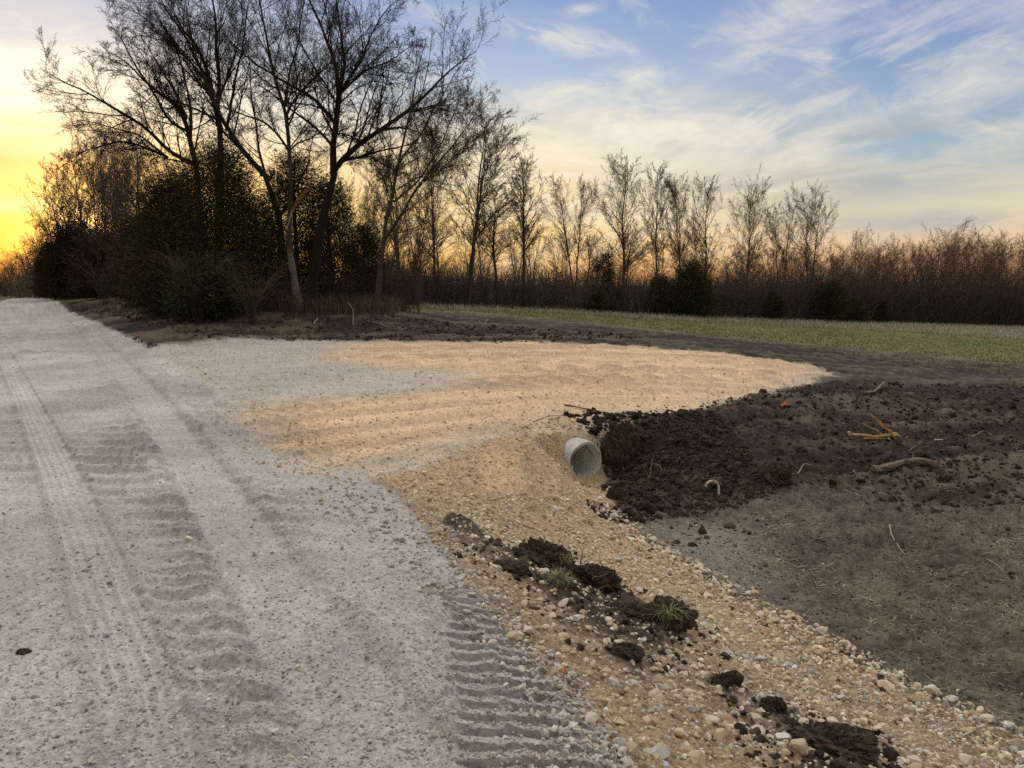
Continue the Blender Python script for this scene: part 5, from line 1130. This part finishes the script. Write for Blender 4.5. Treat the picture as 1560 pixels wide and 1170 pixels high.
# clear sky by elevation for three azimuths (position = elevation/45deg)
Rs = ramp(elf, [(0, srgb(235, 135, 75)), (.03, srgb(250, 165, 75)), (.06, srgb(251, 186, 72)), (.085, srgb(255, 220, 88)), (.11, srgb(255, 242, 160)), (.13, srgb(254, 220, 122)), (.165, srgb(248, 202, 128)), (.2, srgb(252, 226, 170)), (.25, srgb(255, 250, 228)), (.295, srgb(248, 244, 228)), (.33, srgb(205, 208, 214)), (.39, srgb(186, 195, 213)), (1, srgb(150, 165, 205))], 'LINEAR')
Rm = ramp(elf, [(0, srgb(252, 180, 100)), (.05, srgb(252, 198, 112)), (.11, srgb(250, 212, 138)), (.20, srgb(238, 218, 180)), (.32, srgb(172, 192, 215)), (.45, srgb(132, 156, 205)), (1, srgb(122, 147, 198))], 'LINEAR')
Rf = ramp(elf, [(0, srgb(238, 176, 132)), (.05, srgb(240, 200, 158)), (.11, srgb(222, 212, 180)), (.2, srgb(152, 178, 196)), (.35, srgb(130, 153, 197)), (.6, srgb(123, 147, 197)), (1, srgb(118, 145, 198))], 'LINEAR')
fa = math_('MULTIPLY', math_('SUBTRACT', az_n, math.radians(-29)), 1 / math.radians(21), clamp=True)
fb = math_('MULTIPLY', math_('SUBTRACT', az_n, math.radians(2)), 1 / math.radians(24), clamp=True)
fa2 = math_('MULTIPLY', fa, 1.0)
sky = mixrgb(fb, mixrgb(fa2, Rs, Rm), Rf)
# behind the camera: broad, bright evening sky
back = math_('MULTIPLY_ADD', y, -2.2, .55, clamp=True)
ovh = ramp(elf, [(0, (.34, .32, .30)), (.15, (.42, .40, .38)), (.45, (1.0, .97, .925)), (1, (1.03, 1.0, .96))], 'LINEAR')
fy_ = N.new('ShaderNodeMapRange'); L.new(y, fy_.inputs[0]); fy_.inputs[1].default_value = -.6; fy_.inputs[2].default_value = .7; fy_.inputs[3].default_value = .32; fy_.inputs[4].default_value = 2.05
ovs = N.new('ShaderNodeVectorMath'); ovs.operation = 'SCALE'; L.new(ovh, ovs.inputs[0]); L.new(fy_.outputs[0], ovs.inputs['Scale']); ovh = ovs.outputs[0]
# clouds
def blob(px, py, rx, ry, ang, pw=1.):
    u0, v0 = dirvec(px, py); a = math.radians(ang); ca, sa = math.cos(a), math.sin(a)
    du = math_('SUBTRACT', U1, u0); dv = math_('SUBTRACT', V1, v0)
    p = math_('DIVIDE', math_('ADD', math_('MULTIPLY', du, ca), math_('MULTIPLY', dv, sa)), rx / F); q = math_('DIVIDE', math_('SUBTRACT', math_('MULTIPLY', dv, ca), math_('MULTIPLY', du, sa)), ry / F)
    r2 = math_('ADD', math_('MULTIPLY', p, p), math_('MULTIPLY', q, q)); return math_('MULTIPLY', math_('EXPONENT', math_('MULTIPLY', r2, -1.)), pw)
def addall(L_):
    o = L_[0]
    for k in L_[1:]: o = math_('ADD', o, k)
    return o
def thr(n, lo, hi):
    m = N.new('ShaderNodeMapRange'); m.interpolation_type = 'SMOOTHSTEP'; m.inputs[1].default_value = lo; m.inputs[2].default_value = hi; L.new(n, m.inputs[0]); return m.outputs[0]
envR = addall([blob(1400, 110, 340, 85, 27, 1.15), blob(1120, 255, 340, 65, 22, 1.1), blob(1500, 200, 200, 50, 15, .5), blob(1230, 30, 130, 60, 30, .5), blob(1520, 330, 400, 30, 4, .5)])
envL = addall([blob(900, 225, 220, 55, 6, 1.), blob(1000, 180, 110, 22, -14, .55), blob(900, 135, 110, 14, 2, .55), blob(830, 290, 260, 50, 4, .9), blob(850, 72, 90, 20, -12, .6), blob(60, 110, 200, 50, -20, 1.1), blob(60, 200, 260, 40, -6, .5)])
envW = addall([blob(965, 185, 120, 26, -12, 1.1), blob(930, 128, 110, 14, 6, .9), blob(850, 62, 100, 16, -10, .8), blob(800, 235, 120, 20, 5, .7), blob(1060, 205, 110, 24, 16, .7), blob(1380, 160, 160, 40, 24, .6), blob(1243, 92, 22, 26, 60, .85), blob(882, 17, 24, 8, 12, .9), blob(1155, 70, 26, 9, 20, .6), blob(1200, 15, 60, 40, 30, .6), blob(1520, 195, 70, 40, 15, .9), blob(1155, 228, 16, 9, -40, .9)])
envF = addall([blob(1250, 285, 400, 34, 7, 1.3), blob(1400, 345, 340, 18, 2, 1.1), blob(1300, 215, 300, 20, 14, .8), blob(760, 330, 300, 60, 0, .5), blob(30, 250, 160, 26, 0, .7), blob(20, 345, 160, 12, 0, .5)])
mR = math_('MULTIPLY', envR, thr(n_right, .41, .61)); mL = math_('MULTIPLY', envL, thr(rot_noise(math.radians(2), 5, 22, dist=.7, off=15.), .42, .66)); mW = math_('MULTIPLY', envW, thr(n_wisp, .35, .6)); mF = math_('MULTIPLY', envF, thr(n_flat, .38, .62))
gen = math_('MULTIPLY', thr(n_wisp, .52, .75), .35)
fine = thr(rot_noise(math.radians(14), 22, 60, rough=.7, dist=.6, off=31.), .25, .75)
csum = math_('SUBTRACT', 1.0, math_('EXPONENT', math_('MULTIPLY', addall([mR, mL, mW, gen]), -1.15)))
midn = thr(rot_noise(math.radians(8), 9, 30, rough=.65, dist=.8, off=51.), .3, .7)
cl = math_('MINIMUM', math_('MULTIPLY', csum, math_('MULTIPLY_ADD', math_('MULTIPLY_ADD', midn, .6, math_('MULTIPLY', fine, .4)), .95, .40)), .96)
ccol = mixrgb(fb, mixrgb(fa, srgb(255, 250, 225), srgb(252, 243, 218)), ramp(elf, [(0, srgb(235, 210, 180)), (.25, srgb(214, 212, 208)), (.45, srgb(220, 216, 216)), (1, srgb(205, 205, 215))], 'LINEAR'))
sky = mixrgb(cl, sky, ccol)
fcol = mixrgb(fb, mixrgb(fa, srgb(250, 185, 110), srgb(220, 200, 165)), srgb(172, 175, 178))
sky = mixrgb(math_('MINIMUM', math_('MULTIPLY', mF, .75), .85), sky, fcol)
# glow round the low sun
sd_ = Vector((math.sin(math.radians(SUN_AZ)) * math.cos(math.radians(SUN_EL)), math.cos(math.radians(SUN_AZ)) * math.cos(math.radians(SUN_EL)), math.sin(math.radians(SUN_EL))))
dp = N.new('ShaderNodeVectorMath'); dp.operation = 'DOT_PRODUCT'; L.new(tc.outputs['Generated'], dp.inputs[0]); dp.inputs[1].default_value = sd_
acs = math_('ARCCOSINE', math_('MINIMUM', dp.outputs['Value'], .999999))
g1 = math_('EXPONENT', math_('MULTIPLY', acs, -1 / math.radians(5.))); g2 = math_('EXPONENT', math_('MULTIPLY', acs, -1 / math.radians(1.3)))
bars = math_('MULTIPLY_ADD', thr(rot_noise(0., 2.2, 34, dist=.2, off=21.), .35, .65), .9, .35)
glow = mixrgb(1., mixrgb(math_('MULTIPLY', g1, bars), (0, 0, 0), (.38, .10, .0)), mixrgb(g2, (0, 0, 0), (6., 3.4, 1.2)), 'ADD')
sky = mixrgb(1., sky, glow, 'ADD')
sky = mixrgb(back, sky, ovh)
# overhead keeps some of the broad brightness
top = math_('MULTIPLY_ADD', z, 4.2, -1.6, clamp=True); sky = mixrgb(top, sky, ovh)
ns = N.new('ShaderNodeTexSky'); ns.sky_type = 'NISHITA'; ns.sun_disc = False; ns.sun_elevation = math.radians(SUN_EL); ns.sun_rotation = math.radians(SUN_AZ); ns.dust_density = 2.
nsc = N.new('ShaderNodeVectorMath'); nsc.operation = 'SCALE'; L.new(ns.outputs[0], nsc.inputs[0]); nsc.inputs['Scale'].default_value = .015
fin = mixrgb(1., sky, nsc.outputs[0], 'ADD')
L.new(fin, bg.inputs['Color']); bg.inputs['Strength'].default_value = 1.0
w.cycles.sampling_method = 'MANUAL'; w.cycles.sample_map_resolution = 1024
ld = bpy.data.lights.new('sun', 'SUN'); ld.energy = 2.0; ld.angle = math.radians(3.); ld.color = (1., .62, .32)
lo = bpy.data.objects.new('sun', ld); COL.objects.link(lo); lo.rotation_euler = (-sd_).to_track_quat('-Z', 'Y').to_euler(); lo.location = (-40, 80, 40)


# ------------------------------------------------------------------ render settings
sc.view_settings.view_transform = 'Standard'; sc.view_settings.look = 'None'; sc.view_settings.exposure = 0; sc.view_settings.gamma = 1
sc.render.engine = 'CYCLES'; sc.cycles.max_bounces = 5; sc.cycles.diffuse_bounces = 3; sc.cycles.glossy_bounces = 2; sc.cycles.transmission_bounces = 1; sc.cycles.caustics_reflective = False
sc.cycles.use_denoising = False
